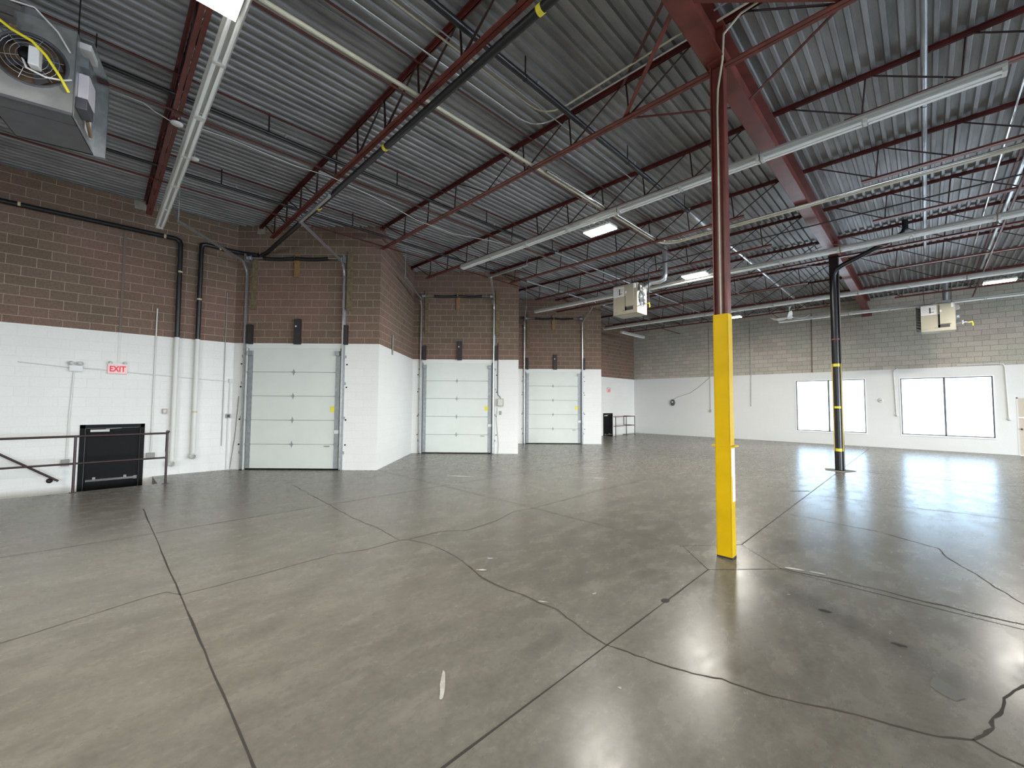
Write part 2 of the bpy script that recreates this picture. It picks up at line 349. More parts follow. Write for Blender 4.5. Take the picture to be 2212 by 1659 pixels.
ribbon(m,[(-1.66,7.97),(-1.27,7.92),(-.86,7.82),(-.51,7.78),(-.22,7.57),(.05,7.41),(.14,6.97),(.33,6.56),(.43,6.24),(.57,5.88)],.010,K,sub=.1,jit=.012)
ribbon(m,[(-1.69,9.94),(-1.38,10.04),(-.83,10.07),(-.39,9.95),(.28,10.11),(.73,10.11),(2.5,10.0)],.012,F_,sub=.15,jit=.012)
ribbon(m,[(-1.38,14.6),(-.9,14.46),(-.38,14.43),(.11,14.4),(3,14.42)],.016,F_,sub=.2,jit=.01)
ribbon(m,[(-2.01,10.09),(-1.73,10.4)],.03,J)
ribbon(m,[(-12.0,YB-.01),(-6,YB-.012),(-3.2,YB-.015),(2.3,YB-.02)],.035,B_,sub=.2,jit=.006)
for (x,y,a,l,wd,mi) in [(-7.95,6.24,.6,.42,.10,W_),(-7.31,5.49,.6,.2,.04,W_),(-3.36,2.93,.8,.06,.02,W_),(-3.54,3.21,.9,.04,.02,W_),(-2.18,1.59,2.45,.16,.02,W_),(-2.22,3.32,1.4,.03,.012,W_),(-2.45,2.86,.5,.05,.012,W_),
        (-.66,4.46,.1,.05,.03,J),(-.19,4.23,.1,.05,.03,J),(.04,3.78,1.9,.13,.07,B_),(-1.70,3.66,1.4,.05,.035,J),(-1.39,2.35,0,.016,.012,W_),(-6.6,9.6,.7,.4,.05,W_),(-5.6,8.4,.7,.35,.04,W_),(-9.9,12.4,.7,.5,.08,W_),
        (-1.05,5.35,.3,.10,.03,W_),(-.85,5.40,.2,.08,.02,W_),(-.95,4.6,1.0,.02,.01,W_)]:
    d=V((math.cos(a),math.sin(a),0)); n_=V((-d.y,d.x,0)); c=V((x,y,.0018)); N=12
    m.face([c+d*l*math.cos(2*PI*i/N)*random.uniform(.7,1.1)+n_*wd*math.sin(2*PI*i/N)*random.uniform(.6,1.1) for i in range(N)],mi)
pts=[(-1.98,14.05),(-1.55,13.93),(-1.40,14.2),(-1.36,14.52),(-1.72,14.66),(-2.06,14.5)]
m.face([(a,b,.0022) for a,b in pts],7)
PATCH=mat('rough_patch',(.22,.205,.175),.85,noise=.25,nscale=9)
MARK=mat('pale_floor_mark',(.42,.41,.38),.5,noise=.3,nscale=15)
struct(m.build('floor',[FLOOR,CONC,JOINT,CRACK,FAINT,MARK,SCUFF,PATCH]))

# ------------------------------------------------------------------ masonry
def wall_quad(m, a, b, z0, z1, u0, split=ZP, low=1, high=0):
    """a->b in plan; split into painted (low) and bare (high) block"""
    L=(V(b)-V(a)).length
    for (p,q,mi) in ((z0,min(z1,split),low),(max(z0,split),z1,high)):
        if q-p>1e-4:
            m.face([(a[0],a[1],p),(b[0],b[1],p),(b[0],b[1],q),(a[0],a[1],q)],mi,[(u0,p),(u0+L,p),(u0+L,q),(u0,q)])
def wall_run(m, a, b, u0, holes=(), zb=0.0, zt=6.475, **k):
    """holes: (s0,s1,z0,z1) along a->b"""
    a=V((a[0],a[1],0)); b=V((b[0],b[1],0)); d=(b-a); L=d.length; d/=L
    pt=lambda s_: (a+d*s_)[:2]
    cuts=sorted({0,L,*[h[0] for h in holes],*[h[1] for h in holes]})
    for s0,s1 in zip(cuts[:-1],cuts[1:]):
        spans=[(zb,zt)]
        for h in holes:
            if h[0]<=s0+1e-6 and h[1]>=s1-1e-6:
                spans=[t for (p,q) in spans for t in ((p,min(q,h[2])),(max(p,h[3]),q)) if t[1]-t[0]>1e-4]
        for p,q in spans: wall_quad(m,pt(s0),pt(s1),p,q,u0+s0,**k)
def reveal(m, a, b, z0, z1, nrm, dep, mi):
    a0=V((*a,z0)); b0=V((*b,z0)); a1=V((*a,z1)); b1=V((*b,z1)); n=V((*nrm,0))*dep
    for p,q in ((a0,a1),(a1,b1),(b1,b0),(b0,a0)): m.face([p,q,q+n,p+n],mi,[(0,0),(0,0),(0,0),(0,0)])
m=MB()
E1=(-.235,.81); E2=(20.13,21.11)
wall_run(m,(XW,YF),(XW,BAY[0]),0,[(E1[0]-YF,E1[1]-YF,-PITCH,1.235)],zb=-PITCH)
u=BAY[0]-YF
for k in range(3):
    s=BAY[k]; a=(XW,s) if k==0 else (XW+.06,s+.06); c=(XW+BL,s+BL)
    nx=(XW+.06,s+5.28+.06) if k<2 else (XW,s+2*BL)
    off=0 if k==0 else .085
    dx0=(.30,.36,.39)[k]
    wall_run(m,a,c,u,[(dx0+.06-off,dx0+2.56-off,0,3.20)]); u+=BL*1.4142
    q=1/math.sqrt(2)
    A=V((XW,s,0))+V((q,q,0))*(dx0+.06); B=V((XW,s,0))+V((q,q,0))*(dx0+2.56)
    reveal(m,(A.x,A.y),(B.x,B.y),0,3.20,(-q,q),.25,1)
    wall_run(m,c,nx,u); u+=3.73
wall_run(m,(XW,BAY[2]+2*BL),(XW,YB),u,[(E2[0]-BAY[2]-2*BL,E2[1]-BAY[2]-2*BL,-PITCH,1.245)],zb=-PITCH)
for e in (E1,E2): reveal(m,(XW,e[0]),(XW,e[1]),-PITCH,1.24,(-1,0),.12,1)
o=struct(m.build('wall_left',[BROWN,WBLOCK]))
WIN=[(-4.38,-1.86,.575,2.92),(-.73,1.80,.59,2.905)]
WINX=[(4.2,6.7,.58,2.92),(7.6,10.1,.58,2.92),(11.0,13.5,.58,2.92)]  # unseen windows past the beige door, added to light deck and floor
DR=(2.33,3.25,0,2.10)
m=MB()
wall_run(m,(XW,YB),(XR,YB),0,[(x0-XW,x1-XW,z0,z1) for x0,x1,z0,z1 in WIN+WINX]+[(DR[0]-XW,DR[1]-XW,0,DR[3])],low=1)
for x0,x1,z0,z1 in WIN+WINX: reveal(m,(x0,YB),(x1,YB),z0,z1,(0,1),.20,1)
reveal(m,(DR[0],YB),(DR[1],YB),0,DR[3],(0,1),.06,1)
struct(m.build('wall_back',[TAUPE,WSMOOTH]))
SIDEW=[(2.4,5.8,.3,3.6),(6.4,9.8,.3,3.6),(10.4,13.8,.3,3.6),(14.4,17.8,.3,3.6),(18.4,21.8,.3,3.6)]  # unseen side windows, put in to light dock walls and returns
FRW=[(-1.1,1.6,.3,3.0),(7.3,10.0,.3,3.0)]  # unseen windows behind the camera, put in to light the dock wall
m=MB(); wall_run(m,(XR,YB),(XR,YF),0,[(YB-y1,YB-y0,z0,z1) for y0,y1,z0,z1 in SIDEW],low=1); struct(m.build('wall_right',[TAUPE,WBLOCK]))
m=MB(); wall_run(m,(XR,YF),(XW,YF),0,[(XR-x1,XR-x0,z0,z1) for x0,x1,z0,z1 in FRW],low=1); struct(m.build('wall_front',[TAUPE,WBLOCK]))

# corrugated deck, ribs running towards the back wall
m=MB(); p=.1524; x=XW-.3; prof=[]
while x<XR+.2:
    prof += [(x,ZW+.043),(x+.082,ZW+.043),(x+.098,ZW+.004),(x+.137,ZW+.004)]; x+=p
for (xa,za),(xb,zb_) in zip(prof[:-1],prof[1:]):
    m.face([(xa,YF,za),(xa,YB+.1,za),(xb,YB+.1,zb_),(xb,YF,zb_)])
struct(m.build('ceiling',DECK))
# roof edge angle along the top of the dock wall
m=MB(); m.box(XW,XW+.09,YF,BAY[0],ZW-.012,ZW); struct(m.build('trim_1',GALV_D))
m=MB(); m.box(XW,XR,YB-.09,YB,ZW-.012,ZW); struct(m.build('trim_2',GALV_D))
# filled movement joints in the block
def wstrip(name,x0,x1,y0,y1,z0,z1,mt): m=MB(); m.box(x0,x1,y0,y1,z0,z1); return struct(m.build(name,mt))
wstrip('trim_3',XW,XW+.012,.29,.34,ZP,5.6,mat('joint_sealant',(.17,.125,.10),.8))
wstrip('trim_4',XW,XW+.012,.29,.34,2.60,ZP,WPAINT)

# windows
def window(i, x0,x1,z0,z1, mull):
    g=MB(); t=.022
    for a in ((x0-.03,x1+.03,z0-.03,z0),(x0-.03,x1+.03,z1,z1+.03),(x0-.03,x0,z0,z1),(x1,x1+.03,z0,z1)): g.box(a[0],a[1],YB-.012,YB+.02,a[2],a[3])
    o=struct(g.build('window_%d'%i,BACK_TRIM),'wide aluminium window with one mullion in the back wall, '+('beyond the black column' if i==1 else 'beside the beige door' if i==2 else 'added unseen past the beige door, number %d from it'%(i-19)),'window')
    o['_w']=list(o.location)
    f=MB()
    for a in ((x0,x1,z0,z0+.035),(x0,x1,z1-.03,z1),(x0,x0+.035,z0,z1),(x1-.035,x1,z0,z1),(mull-.03,mull+.03,z0,z1)): f.box(a[0],a[1],YB+.03,YB+.09,a[2],a[3])
    f.build('window_frame',FRAME,o)
    gl=MB(); gl.box(x0,x1,YB+.058,YB+.062,z0,z1)
    gm=MATS.get('glass')
    if not gm:
        gm=bpy.data.materials.new('glass'); gm.use_nodes=True; nt=gm.node_tree; nt.nodes.clear()
        o1=nt.nodes.new('ShaderNodeOutputMaterial'); tr=nt.nodes.new('ShaderNodeBsdfTransparent'); gs=nt.nodes.new('ShaderNodeBsdfGlossy'); gs.inputs['Roughness'].default_value=.02
        fr=nt.nodes.new('ShaderNodeFresnel'); fr.inputs['IOR'].default_value=1.45; mx=nt.nodes.new('ShaderNodeMixShader'); tr.inputs['Color'].default_value=(.95,.97,.97,1)
        nt.links.new(fr.outputs[0],mx.inputs[0]); nt.links.new(tr.outputs[0],mx.inputs[1]); nt.links.new(gs.outputs[0],mx.inputs[2]); nt.links.new(mx.outputs[0],o1.inputs[0]); MATS['glass']=gm
    gl.build('pane',gm,o)
    s_=MB(); s_.box(x0-.03,x1+.03,YB-.03,YB+.05,z0-.045,z0-.03); s_.build('window_sill',BACK_TRIM,o)
for i,(w_,mu) in enumerate(zip(WIN,(-3.14,.535))): window(i+1,*w_,mu)
for i,w_ in enumerate(WINX): window(i+20,*w_,w_[0]+1.25)
def sidewin(i, a, b, z0, z1, axis):
    m=MB()
    def bx(p,q_,za,zb):
        if axis=='y': m.box(XR+.05,XR+.11,p,q_,za,zb)
        else: m.box(p,q_,YF-.11,YF-.05,za,zb)
    for p,q_,za,zb in ((a,b,z0,z0+.05),(a,b,z1-.05,z1),(a,a+.05,z0,z1),(b-.05,b,z0,z1),((a+b)/2-.025,(a+b)/2+.025,z0,z1),(a,b,2.4,2.45)): bx(p,q_,za,zb)
    struct(m.build('window_%d'%i,FRAME))
for i,w_ in enumerate(SIDEW): sidewin(3+i,*w_,'y')
for i,w_ in enumerate(FRW): sidewin(8+i,*w_,'x')
def portal(loc, sx, sy, rot):
    l=bpy.data.lights.new('window_portal','AREA'); l.shape='RECTANGLE'; l.size=sx; l.size_y=sy; l.cycles.is_portal=True
    o=bpy.data.objects.new('window_portal',l); C.objects.link(o); o.location=loc; o.rotation_euler=rot
for x0,x1,z0,z1 in WIN+WINX: portal(((x0+x1)/2,YB+.21,(z0+z1)/2),x1-x0,z1-z0,(-PI/2,0,0))
for y0,y1,z0,z1 in SIDEW: portal((XR+.01,(y0+y1)/2,(z0+z1)/2),z1-z0,y1-y0,(0,PI/2,0))
for x0,x1,z0,z1 in FRW: portal(((x0+x1)/2,YF-.01,(z0+z1)/2),x1-x0,z1-z0,(PI/2,0,0))
# ground outside the windows, paled to bounce daylight up to the ceiling
m=MB(); m.face([(-60,YB+.3,-.25),(60,YB+.3,-.25),(60,YB+90,-.25),(-60,YB+90,-.25)]).face([(XR+.1,-60,-.25),(90,-60,-.25),(90,YB+.3,-.25),(XR+.1,YB+.3,-.25)]).face([(-60,-80,-.25),(XR+.1,-80,-.25),(XR+.1,YF-.1,-.25),(-60,YF-.1,-.25)]); struct(m.build('ground_outside',mat('bounce_ground',(.75,.75,.76),.8)))

# far beige door
m=MB(); m.box(DR[0]+.04,DR[1]-.04,YB+.02,YB+.055,.01,DR[3]-.04)
d=struct(m.build('door_4',BEIGE2),'beige steel door in the back wall beside the wider window','door'); d['_w']=list(d.location)
m=MB(); m.box(DR[0],DR[0]+.04,YB-.005,YB+.05,0,DR[3]).box(DR[1]-.04,DR[1],YB-.005,YB+.05,0,DR[3]).box(DR[0],DR[1],YB-.005,YB+.05,DR[3]-.04,DR[3]); m.build('door_frame',LGREY,d)
m=MB(); m.lathe((DR[0]+.10,YB+.02,.95),[(0,-.07),(.03,-.065),(.032,-.04),(.012,-.03),(.012,0)],12,(0,1,0)); m.build('door_knob',INK,d)
m=MB(); m.box(DR[0]+.02,DR[0]+.16,YB+.0,YB+.02,1.35,1.39); m.build('latch_bar',CHROME,d)

# ------------------------------------------------------------------ dock doors
q=1/math.sqrt(2)
BNAME=['by the exit sign','in the middle bay','in the farthest bay']
def lf(k, x, y, z):   # local (along face, towards wall) -> world
    return V((XW+q*x-q*y, BAY[k]+q*x+q*y, z))
def lbox(m, k, x0,x1,y0,y1,z0,z1, mi=0):
    c=lf(k,(x0+x1)/2,(y0+y1)/2,(z0+z1)/2)
    return m.obox(c,(q*(x1-x0)/2,q*(x1-x0)/2,0),(-q*(y1-y0)/2,q*(y1-y0)/2,0),(0,0,(z1-z0)/2),mi)
def dock_door(k):
    dx=(.30,.36,.39)[k]; X0=dx+.10; X1=dx+2.50; H=3.17; ph=(H-.03)/5
    root=bpy.data.objects.new('door_%d'%(k+1),None); C.objects.link(root); root.location=lf(k,(X0+X1)/2,0,0); root['_w']=list(root.location)
    struct(root,'white five-panel sectional dock door '+BNAME[k],'dock door')
    for i in range(5):
        z0=.03+i*ph; m=MB(); lbox(m,k,X0,X1,.0,.045,z0+.004,z0+ph-.004)
        p=m.build('panel',DOORW,root,bevel=.004)
    m=MB(); lbox(m,k,dx-.05,dx+2.67,.046,.07,-.02,3.25); m.build('seam_backing',SEAM,root)
    m=MB(); lbox(m,k,X0,X1,-.005,.05,.0,.032); m.build('bottom_seal',BLACK,root)
    m=MB(); lbox(m,k,X0-.02,X1+.02,-.012,.0,3.165,3.27); m.build('header_angle',WHITE,root)
    for i in range(1,5):
        z=.03+i*ph; xm=(X0+X1)/2-.01
        m=MB(); m.prism([lf(k,xm-.032,-.006,z),lf(k,xm,-.006,z-.09),lf(k,xm+.032,-.006,z),lf(k,xm,-.006,z+.09)],(0,0,0),lf(k,0,.006,0)-lf(k,0,0,0)); lbox(m,k,xm-.05,xm+.04,-.022,-.004,z-.012,z+.012)
        m.build('hinge',GALV_D,root)
        for xs in (X0+.05,X1-.05):
            m=MB(); lbox(m,k,xs-.07,xs+.07,-.03,-.006,z-.015,z+.015); lbox(m,k,xs-.03,xs+.03,-.012,-.003,z-.06,z+.06); m.build('roller_hinge',GALV_D,root)
    for xs in (X0+.06,X1-.06):
        m=MB(); lbox(m,k,xs-.06,xs+.06,-.06,-.002,2.98,3.10); m.build('top_roller_bracket',GALV_D,root)
        m=MB(); lbox(m,k,xs-.055,xs+.055,-.004,.0,.04,2.98); m.build('end_stile',GALV_D,root)
    # tracks: vertical, bend, then level towards the room
    for sgn,xs in ((-1,dx+.015),(1,dx+2.585)):
        zt=5.42; R=.32; pts=[lf(k,xs,-.06,.02),lf(k,xs,-.06,zt-R)]
        for a in range(1,7):
            th=a/6*PI/2*.93; pts.append(lf(k,xs,-.06-R*(1-math.cos(th)),zt-R+R*math.sin(th)))
        end=lf(k,xs,-2.35,5.52); pts.append(end)
        m=MB()
        for a,b in zip(pts[:-1],pts[1:]): m.bar(a,b,.045,.05,(q,-q,.3))
        m.build('door_track',GALV,root)
        m=MB(); lbox(m,k,xs-.04 if sgn<0 else xs,xs if sgn<0 else xs+.04,-.05,.0,.0,3.3 if sgn<0 else 4.2); m.build('track_angle',GALV_D if sgn>0 else BLACK,root)
        for zz in (.45,1.35,2.25,2.95):
            m=MB(); lbox(m,k,xs+sgn*.05-.03,xs+sgn*.05+.03,-.035,.0,zz-.035,zz+.035); m.build('track_clip',GALV_D,root)
        m=MB()
        for zz in (.65,1.3,2.15,2.75): m.cyl(lf(k,xs+sgn*.10,-.012,zz),lf(k,xs+sgn*.10,.0,zz),.02,12)
        m.build('bolt_plug',BLACK,root)
        # hanger strap from the level track up to the steel
        m=MB()
        if sgn>0: m.bar(end+V((-.1,0,.03)),end+V((1.45,.02,.06)),.05,.05).bar(end+V((1.40,.02,.05)),V((end.x+1.40,end.y+.14,5.86)),.03,.006)
        else: m.bar(end,V((end.x-.35,end.y-.1,5.95)),.045,.012).bar(end,V((end.x,end.y,6.38)),.02,.006)
        m.build('track_hanger',GALV,root)
    m=MB(); lbox(m,k,X1-.22,X1-.10,-.004,.0,1.50,1.65); m.build('warning_sticker',STICK,root)
    m=MB(); lbox(m,k,X1-.36,X1-.22,-.03,.0,.60,.625); m.build('lift_handle',GREYB,root)
    m=MB(); lbox(m,k,X1-.10,X1+.02,-.03,.0,.94,1.03); m.cyl(lf(k,X1-.14,-.02,.98),lf(k,X1-.14,0,.98),.015,10); m.build('slide_latch',WHITE,root)
    # torsion springs above
    zs=5.53
    c=lf(k,(X0+X1)/2,-.13,zs)
    t=thing('torsion_spring_shaft','steel shaft with two black torsion springs above the dock door '+BNAME[k],'door spring',c,'torsion springs above the dock doors')
    m=MB(); m.cyl(lf(k,dx+.05,-.13,zs),lf(k,dx+2.55,-.13,zs),.014,10); m.build('shaft',GALV_D,t)
    for a,b in ((dx+.47,dx+1.27),(dx+1.34,dx+2.16)):
        m=MB(); N=26; prof=[]
        for i in range(N+1):
            x_=a+(b-a)*i/N; sag=-.025*math.sin(PI*i/N); m_=.043 if i%2 else .05; prof.append((lf(k,x_,-.13,zs+sag),m_))
        for (p0,r0),(p1,r1) in zip(prof[:-1],prof[1:]): m.tube([p0,p1],(r0+r1)/2,12)
        m.build('torsion_spring',BLACKP,t)
    for x_ in (dx+.10,dx+2.50):
        m=MB(); m.lathe(lf(k,x_-.06,-.13,zs),[(.02,0),(.07,.005),(.055,.03),(.055,.09),(.07,.115),(.02,.12)],16,(q,q,0)); m.build('cable_drum',GALV_D,t)
        m=MB(); lbox(m,k,x_+(.08 if x_>1 else -.09),x_+(.095 if x_>1 else -.075),-.2,0,zs-.1,zs+.1); m.build('bearing_plate',GALV_D,t)
    m=MB(); lbox(m,k,dx+1.28,dx+1.33,-.17,0,zs-.06,zs+.06); m.build('centre_bracket',CHROME,t)
for k in range(3): dock_door(k)
def lboard(k,x0,x1,y0,z0,z1,mt,label,group,extra=None):
    m=MB(); lbox(m,k,x0,x1,y0,0,z0,z1); o=m.build('timber_board' if mt is not DWOOD else 'dock_bumper_board',mt,bevel=.003); tag(o,label,'board',group)
    if extra:
        o['_w']=list(o.location); e=MB(); lbox(e,k,(x0+x1)/2-.045,(x0+x1)/2-.01,y0-.003,y0,z1-.22,z1-.18); e.build('white_sticker',PAPER,o)
    return o
for k in range(3):
    dx=(.30,.36,.39)[k]; w=BNAME[k]
    lboard(k,dx+1.24,dx+1.37,-.05,5.06,5.68,WOOD,'short tan timber block behind the springs of the dock door '+w,'timber blocks behind the springs')
    lboard(k,dx+.12,dx+.25,-.04,4.2,5.75,WOOD2,'tall weathered plank on the exit-sign side above the dock door '+w,'planks beside the upper door tracks')
    lboard(k,dx+2.64,dx+2.78,-.04,4.17,5.76,WOOD2,'tall weathered plank on the window side above the dock door '+w,'planks beside the upper door tracks')
    lboard(k,dx+1.30,dx+1.46,-.09,3.27,3.94,DWOOD,'dark upright bumper centred over the dock door '+w,'dark bumpers over the dock doors',True)
    lboard(k,dx+.10,dx+.20,-.12,3.27,3.78,DWOOD,'short dark bumper on the exit-sign side over the dock door '+w,'dark bumpers over the dock doors')
    lboard(k,dx+2.61,dx+2.70,-.12,3.27,3.78,DWOOD,'short dark bumper on the window side over the dock door '+w,'dark bumpers over the dock doors')

# control box and push button beside the middle dock door
c=lf(1,3.18,-.1,1.6)
t=thing('door_control_box','beige door control box fed by black conduit beside the middle dock door','control box',c)
m=MB(); lbox(m,1,3.08,3.30,-.11,0,1.66,1.93); m.build('box',BEIGE,t,bevel=.008)
m=MB(); lbox(m,1,3.11,3.27,-.116,-.11,1.69,1.90); m.build('cover',LGREY,t)
m=MB(); m.tube([lf(1,3.09,-.03,3.9),lf(1,3.09,-.03,2.15),lf(1,3.10,-.06,2.05),lf(1,3.17,-.08,1.99),lf(1,3.19,-.08,1.93)],.013,8); m.build('conduit',BLACKP,t)
m=MB(); lbox(m,1,3.17,3.23,-.05,0,1.36,1.49)
o=tag(m.build('push_button_station',GREYB,bevel=.006),'small dark push-button station below the beige control box','switch'); o['_w']=list(o.location)
m=MB(); m.cyl(lf(1,3.20,-.055,1.45),lf(1,3.20,-.05,1.45),.012,10).cyl(lf(1,3.20,-.055,1.40),lf(1,3.20,-.05,1.40),.012,10); m.build('button',LGREY,o)
m=MB(); m.tube([lf(1,3.08,-.02,1.6),lf(1,3.05,-.02,1.2),lf(1,3.10,-.02,.7),lf(1,3.14,-.02,.3),lf(1,3.11,-.02,.02)],.008,6); tag(m.build('hanging_cable',GREYC),'thin loose cable hanging beside the middle dock door','cable')
m=MB(); m.tube([lf(0,.18,-.02,1.9),lf(0,.12,-.02,.9),lf(0,.02,-.03,.02)],.006,6); tag(m.build('pull_cord',DGREY),'thin dark pull cord leaning on the wall by the dock door near the exit sign','cord')
# stub of conduit on the white return wall beside the first bay
m=MB(); P=V((-10.95,6.0,0)); m.cyl(P+V((.02,.02,3.15)),P+V((.02,.02,3.72)),.02,10); tag(m.build('conduit_stub',GREYB),'short brown vertical conduit stub on the angled wall between the first two bays','conduit')

# ------------------------------------------------------------------ exit door, signs, wall fittings
def exit_door(i, e, ztop, label):
    y0,y1=e; X=XW-.06
    m=MB(); m.box(X-.045,X,y0+.08,y1-.07,-PITCH,ztop-.08)
    d=struct(m.build('door_%d'%i,BLACK),label,'door'); d['_w']=list(d.location)
    m=MB(); m.box(X-.06,XW+.012,y0,y0+.08,-PITCH,ztop).box(X-.06,XW+.012,y1-.07,y1,-PITCH,ztop).box(X-.06,XW+.012,y0,y1,ztop-.075,ztop); m.build('door_frame',BLACK,d)
    m=MB(); m.box(X-.001,X+.003,y0+.082,y0+.087,-PITCH,ztop-.08).box(X-.001,X+.003,y1-.077,y1-.072,-PITCH,ztop-.08).box(X-.001,X+.003,y0+.082,y1-.072,ztop-.085,ztop-.08); m.build('edge_strip',GREYB,d)
    m=MB(); m.box(X,X+.05,y0+.12,y1-.1,.0,.045); m.box(X,X+.06,y1-.16,y1-.10,-.01,.06); m.build('panic_bar',CHROME,d)
    for yy in (y0+.25,y1-.30):
        m=MB(); m.box(X,X+.045,yy-.025,yy+.025,.045,.09); m.build('bar_bracket',GREYB,d)
    m=MB(); m.box(X,X+.05,y0+.16,y0+.46,ztop-.16,ztop-.11); m.build('door_closer',LGREY,d)
    m=MB(); m.bar((X+.04,y0+.40,ztop-.10),(X+.04,y0+.66,ztop-.085),.02,.012); m.build('closer_arm',GREYB,d)
exit_door(5,E1,1.235,'black steel exit door at the foot of the stair, below the EXIT sign')
exit_door(6,E2,1.245,'black steel exit door at the far end of the dock wall')
def exit_sign(y, z, label, wd=.32):
    t=thing('exit_sign',label,'exit sign',(XW,y,z-.12))
    m=MB(); m.box(XW,XW+.06,y-wd/2,y+wd/2,z-.105,z+.105); m.build('sign_body',SIGN,t,bevel=.008)
    m=MB(); m.box(XW,XW+.08,y-wd/2-.01,y+wd/2+.01,z+.10,z+.12); m.build('sign_cap',PAPER,t)
    cu=bpy.data.curves.new('exit_letters','FONT'); cu.body='EXIT'; cu.size=.165; cu.extrude=.003; cu.align_x='CENTER'; cu.align_y='CENTER'; cu.offset=.004
    ob=bpy.data.objects.new('tmp',cu); C.objects.link(ob); bpy.context.view_layer.update()
    me=bpy.data.meshes.new_from_object(ob.evaluated_get(bpy.context.evaluated_depsgraph_get())); bpy.data.objects.remove(ob)
    me.transform(Matrix.Diagonal((.78,1.05,1,1))); me.materials.clear(); me.materials.append(REDTXT)
    l=bpy.data.objects.new('lettering',me); C.objects.link(l); l.parent=t
    l.matrix_local=Matrix(((0,0,1,.063),(1,0,0,0),(0,1,0,.12),(0,0,0,1)))
    for s_ in (-1,1):
        m=MB(); m.lathe((XW+.05,y+s_*.12,z+.14),[(.0,0),(.035,.002),(.03,.04),(0,.05)],12,(1,0,.2)); m.build('spot_lamp',LGREY,t)
exit_sign(.30,2.465,'red-lettered EXIT sign on the white wall above the stair door')
exit_sign(20.67,2.53,'small red EXIT sign at the far end of the dock wall')
t=thing('emergency_light','white twin-head emergency light on the white wall beside the EXIT sign','emergency light',(XW,-.34,2.38))
m=MB(); m.box(XW,XW+.09,-.44,-.24,2.38,2.50); m.build('battery_box',PAPER,t,bevel=.008)
for s_ in (-.06,.05):
    m=MB(); m.lathe((XW+.05,-.34+s_,2.55),[(0,0),(.035,.0),(.045,.05),(0,.055)],12,(1,s_*6,0)); m.build('lamp_head',LGREY,t)

def wallbox(name,y,z,w_,h,d,mt,label,cat,cover=None):
    m=MB(); m.box(XW,XW+d,y-w_/2,y+w_/2,z-h/2,z+h/2); o=tag(m.build(name,mt,bevel=.005),label,cat)
    if cover:
        o['_w']=list(o.location); m=MB(); m.box(XW+d,XW+d+.004,y-w_*.3,y+w_*.3,z-h*.3,z+h*.3); m.build('cover_plate',cover,o)
    return o
wallbox('switch_box',1.15,1.52,.09,.12,.05,TAN,'tan switch box on the white wall beside the white-based drain pipes','switch box',LGREY)
wallbox('socket_box',2.42,1.385,.10,.11,.06,GREYB,'grey socket box with dark cover near the first dock door','socket box',INK)
wallbox('junction_box',2.46,2.30,.10,.10,.05,LGREY,'pale round-cornered junction box high beside the first dock door','junction box')
wallbox('junction_box',.93,.50,.15,.11,.07,GREYB,'grey metal junction box low on the wall behind the railing post','junction box')
wallbox('junction_box',-.42,.45,.12,.14,.07,GREYB,'small grey box low on the wall just before the black stair door','junction box')
def wtube(name,pts,r,mt,label,cat='conduit',group=None,n=8):
    m=MB(); m.tube(pts,r,n); return tag(m.build(name,mt),label,cat,group)
X1=XW+.025
wtube('wall_conduit',[(X1,-1.15,2.53),(X1,-.44,2.46)],.009,WPAINT,'white conduit running level from the frame edge to the emergency light')
wtube('wall_conduit',[(X1,-.24,2.46),(X1,.14,2.44)],.012,WPAINT,'short white conduit between the emergency light and the EXIT sign')
wtube('wall_conduit',[(X1,.47,2.41),(X1,1.2,2.36),(X1,1.75,2.32),(X1,2.35,2.29)],.011,WPAINT,'white conduit running from the EXIT sign to the box by the first dock door')
wtube('wall_conduit',[(X1,-.37,2.38),(X1,-.40,1.5),(X1,-.41,.52)],.012,WPAINT,'white conduit dropping from the emergency light past the black door')
wtube('wall_conduit',[(X1,.93,3.95),(X1,.93,.56)],.014,WPAINT,'white conduit rising above the paint line between exit sign and drain pipes')
wtube('wall_conduit',[(X1,2.44,2.25),(X1,2.43,1.44)],.012,WPAINT,'white conduit between the pale box and the grey socket box')
wtube('wall_conduit',[(X1,2.42,1.33),(X1,2.42,.02)],.012,WPAINT,'white conduit from the grey socket box down to the floor')
wtube('wall_conduit',[(X1,2.30,4.6),(X1,2.30,.62)],.008,GREYC,'thin grey conduit strip on the wall beside the first dock door')
def drain(pts, ysplit, label, bands):
    t=thing('drain_pipe',label,'drain pipe',(pts[-1][0],pts[-1][1],pts[-1][2]),'roof drain pipes on the dock wall')
    up_=[p for p in pts if p[2]>ZP]+[(pts[-1][0],pts[-1][1],ZP)]
    m=MB(); m.tube(up_,.05,14); m.build('upper_pipe',BLACKP,t)
    m=MB(); m.tube([(pts[-1][0],pts[-1][1],ZP),pts[-1]],.052,14); m.build('painted_pipe',WPAINT,t)
    m=MB(); x,y,z=pts[-1]; m.lathe((x,y,z-.02),[(0,-.03),(.05,-.02),(.075,.0),(.075,.06),(.05,.08)],14,(1,0,0)); m.build('end_cap',WPAINT,t)
    for b in bands:
        m=MB(); d=V(b[1]).normalized(); p=V(b[0]); m.tube([p-d*.02,p+d*.02],.055,14); m.build('pipe_clamp',mat('clamp_'+str(len(MATS)),(.5,.45,.25),.5) if 'clampm' not in MATS else MATS['clampm'],t)
MATS['clampm']=mat('cream_clamp',(.55,.48,.28),.5)
xd=XW+.09
drain([(xd,-8,5.62),(xd,1.20,5.70),(xd,1.28,5.66),(xd,1.30,5.58),(xd,1.31,.30)],0,'dark drain pipe along the wall over the EXIT sign then down, lower half painted white',[((xd,-1.25,5.685),(0,1,0)),((xd,1.0,5.70),(0,1,0)),((xd,1.31,4.9),(0,0,1))])
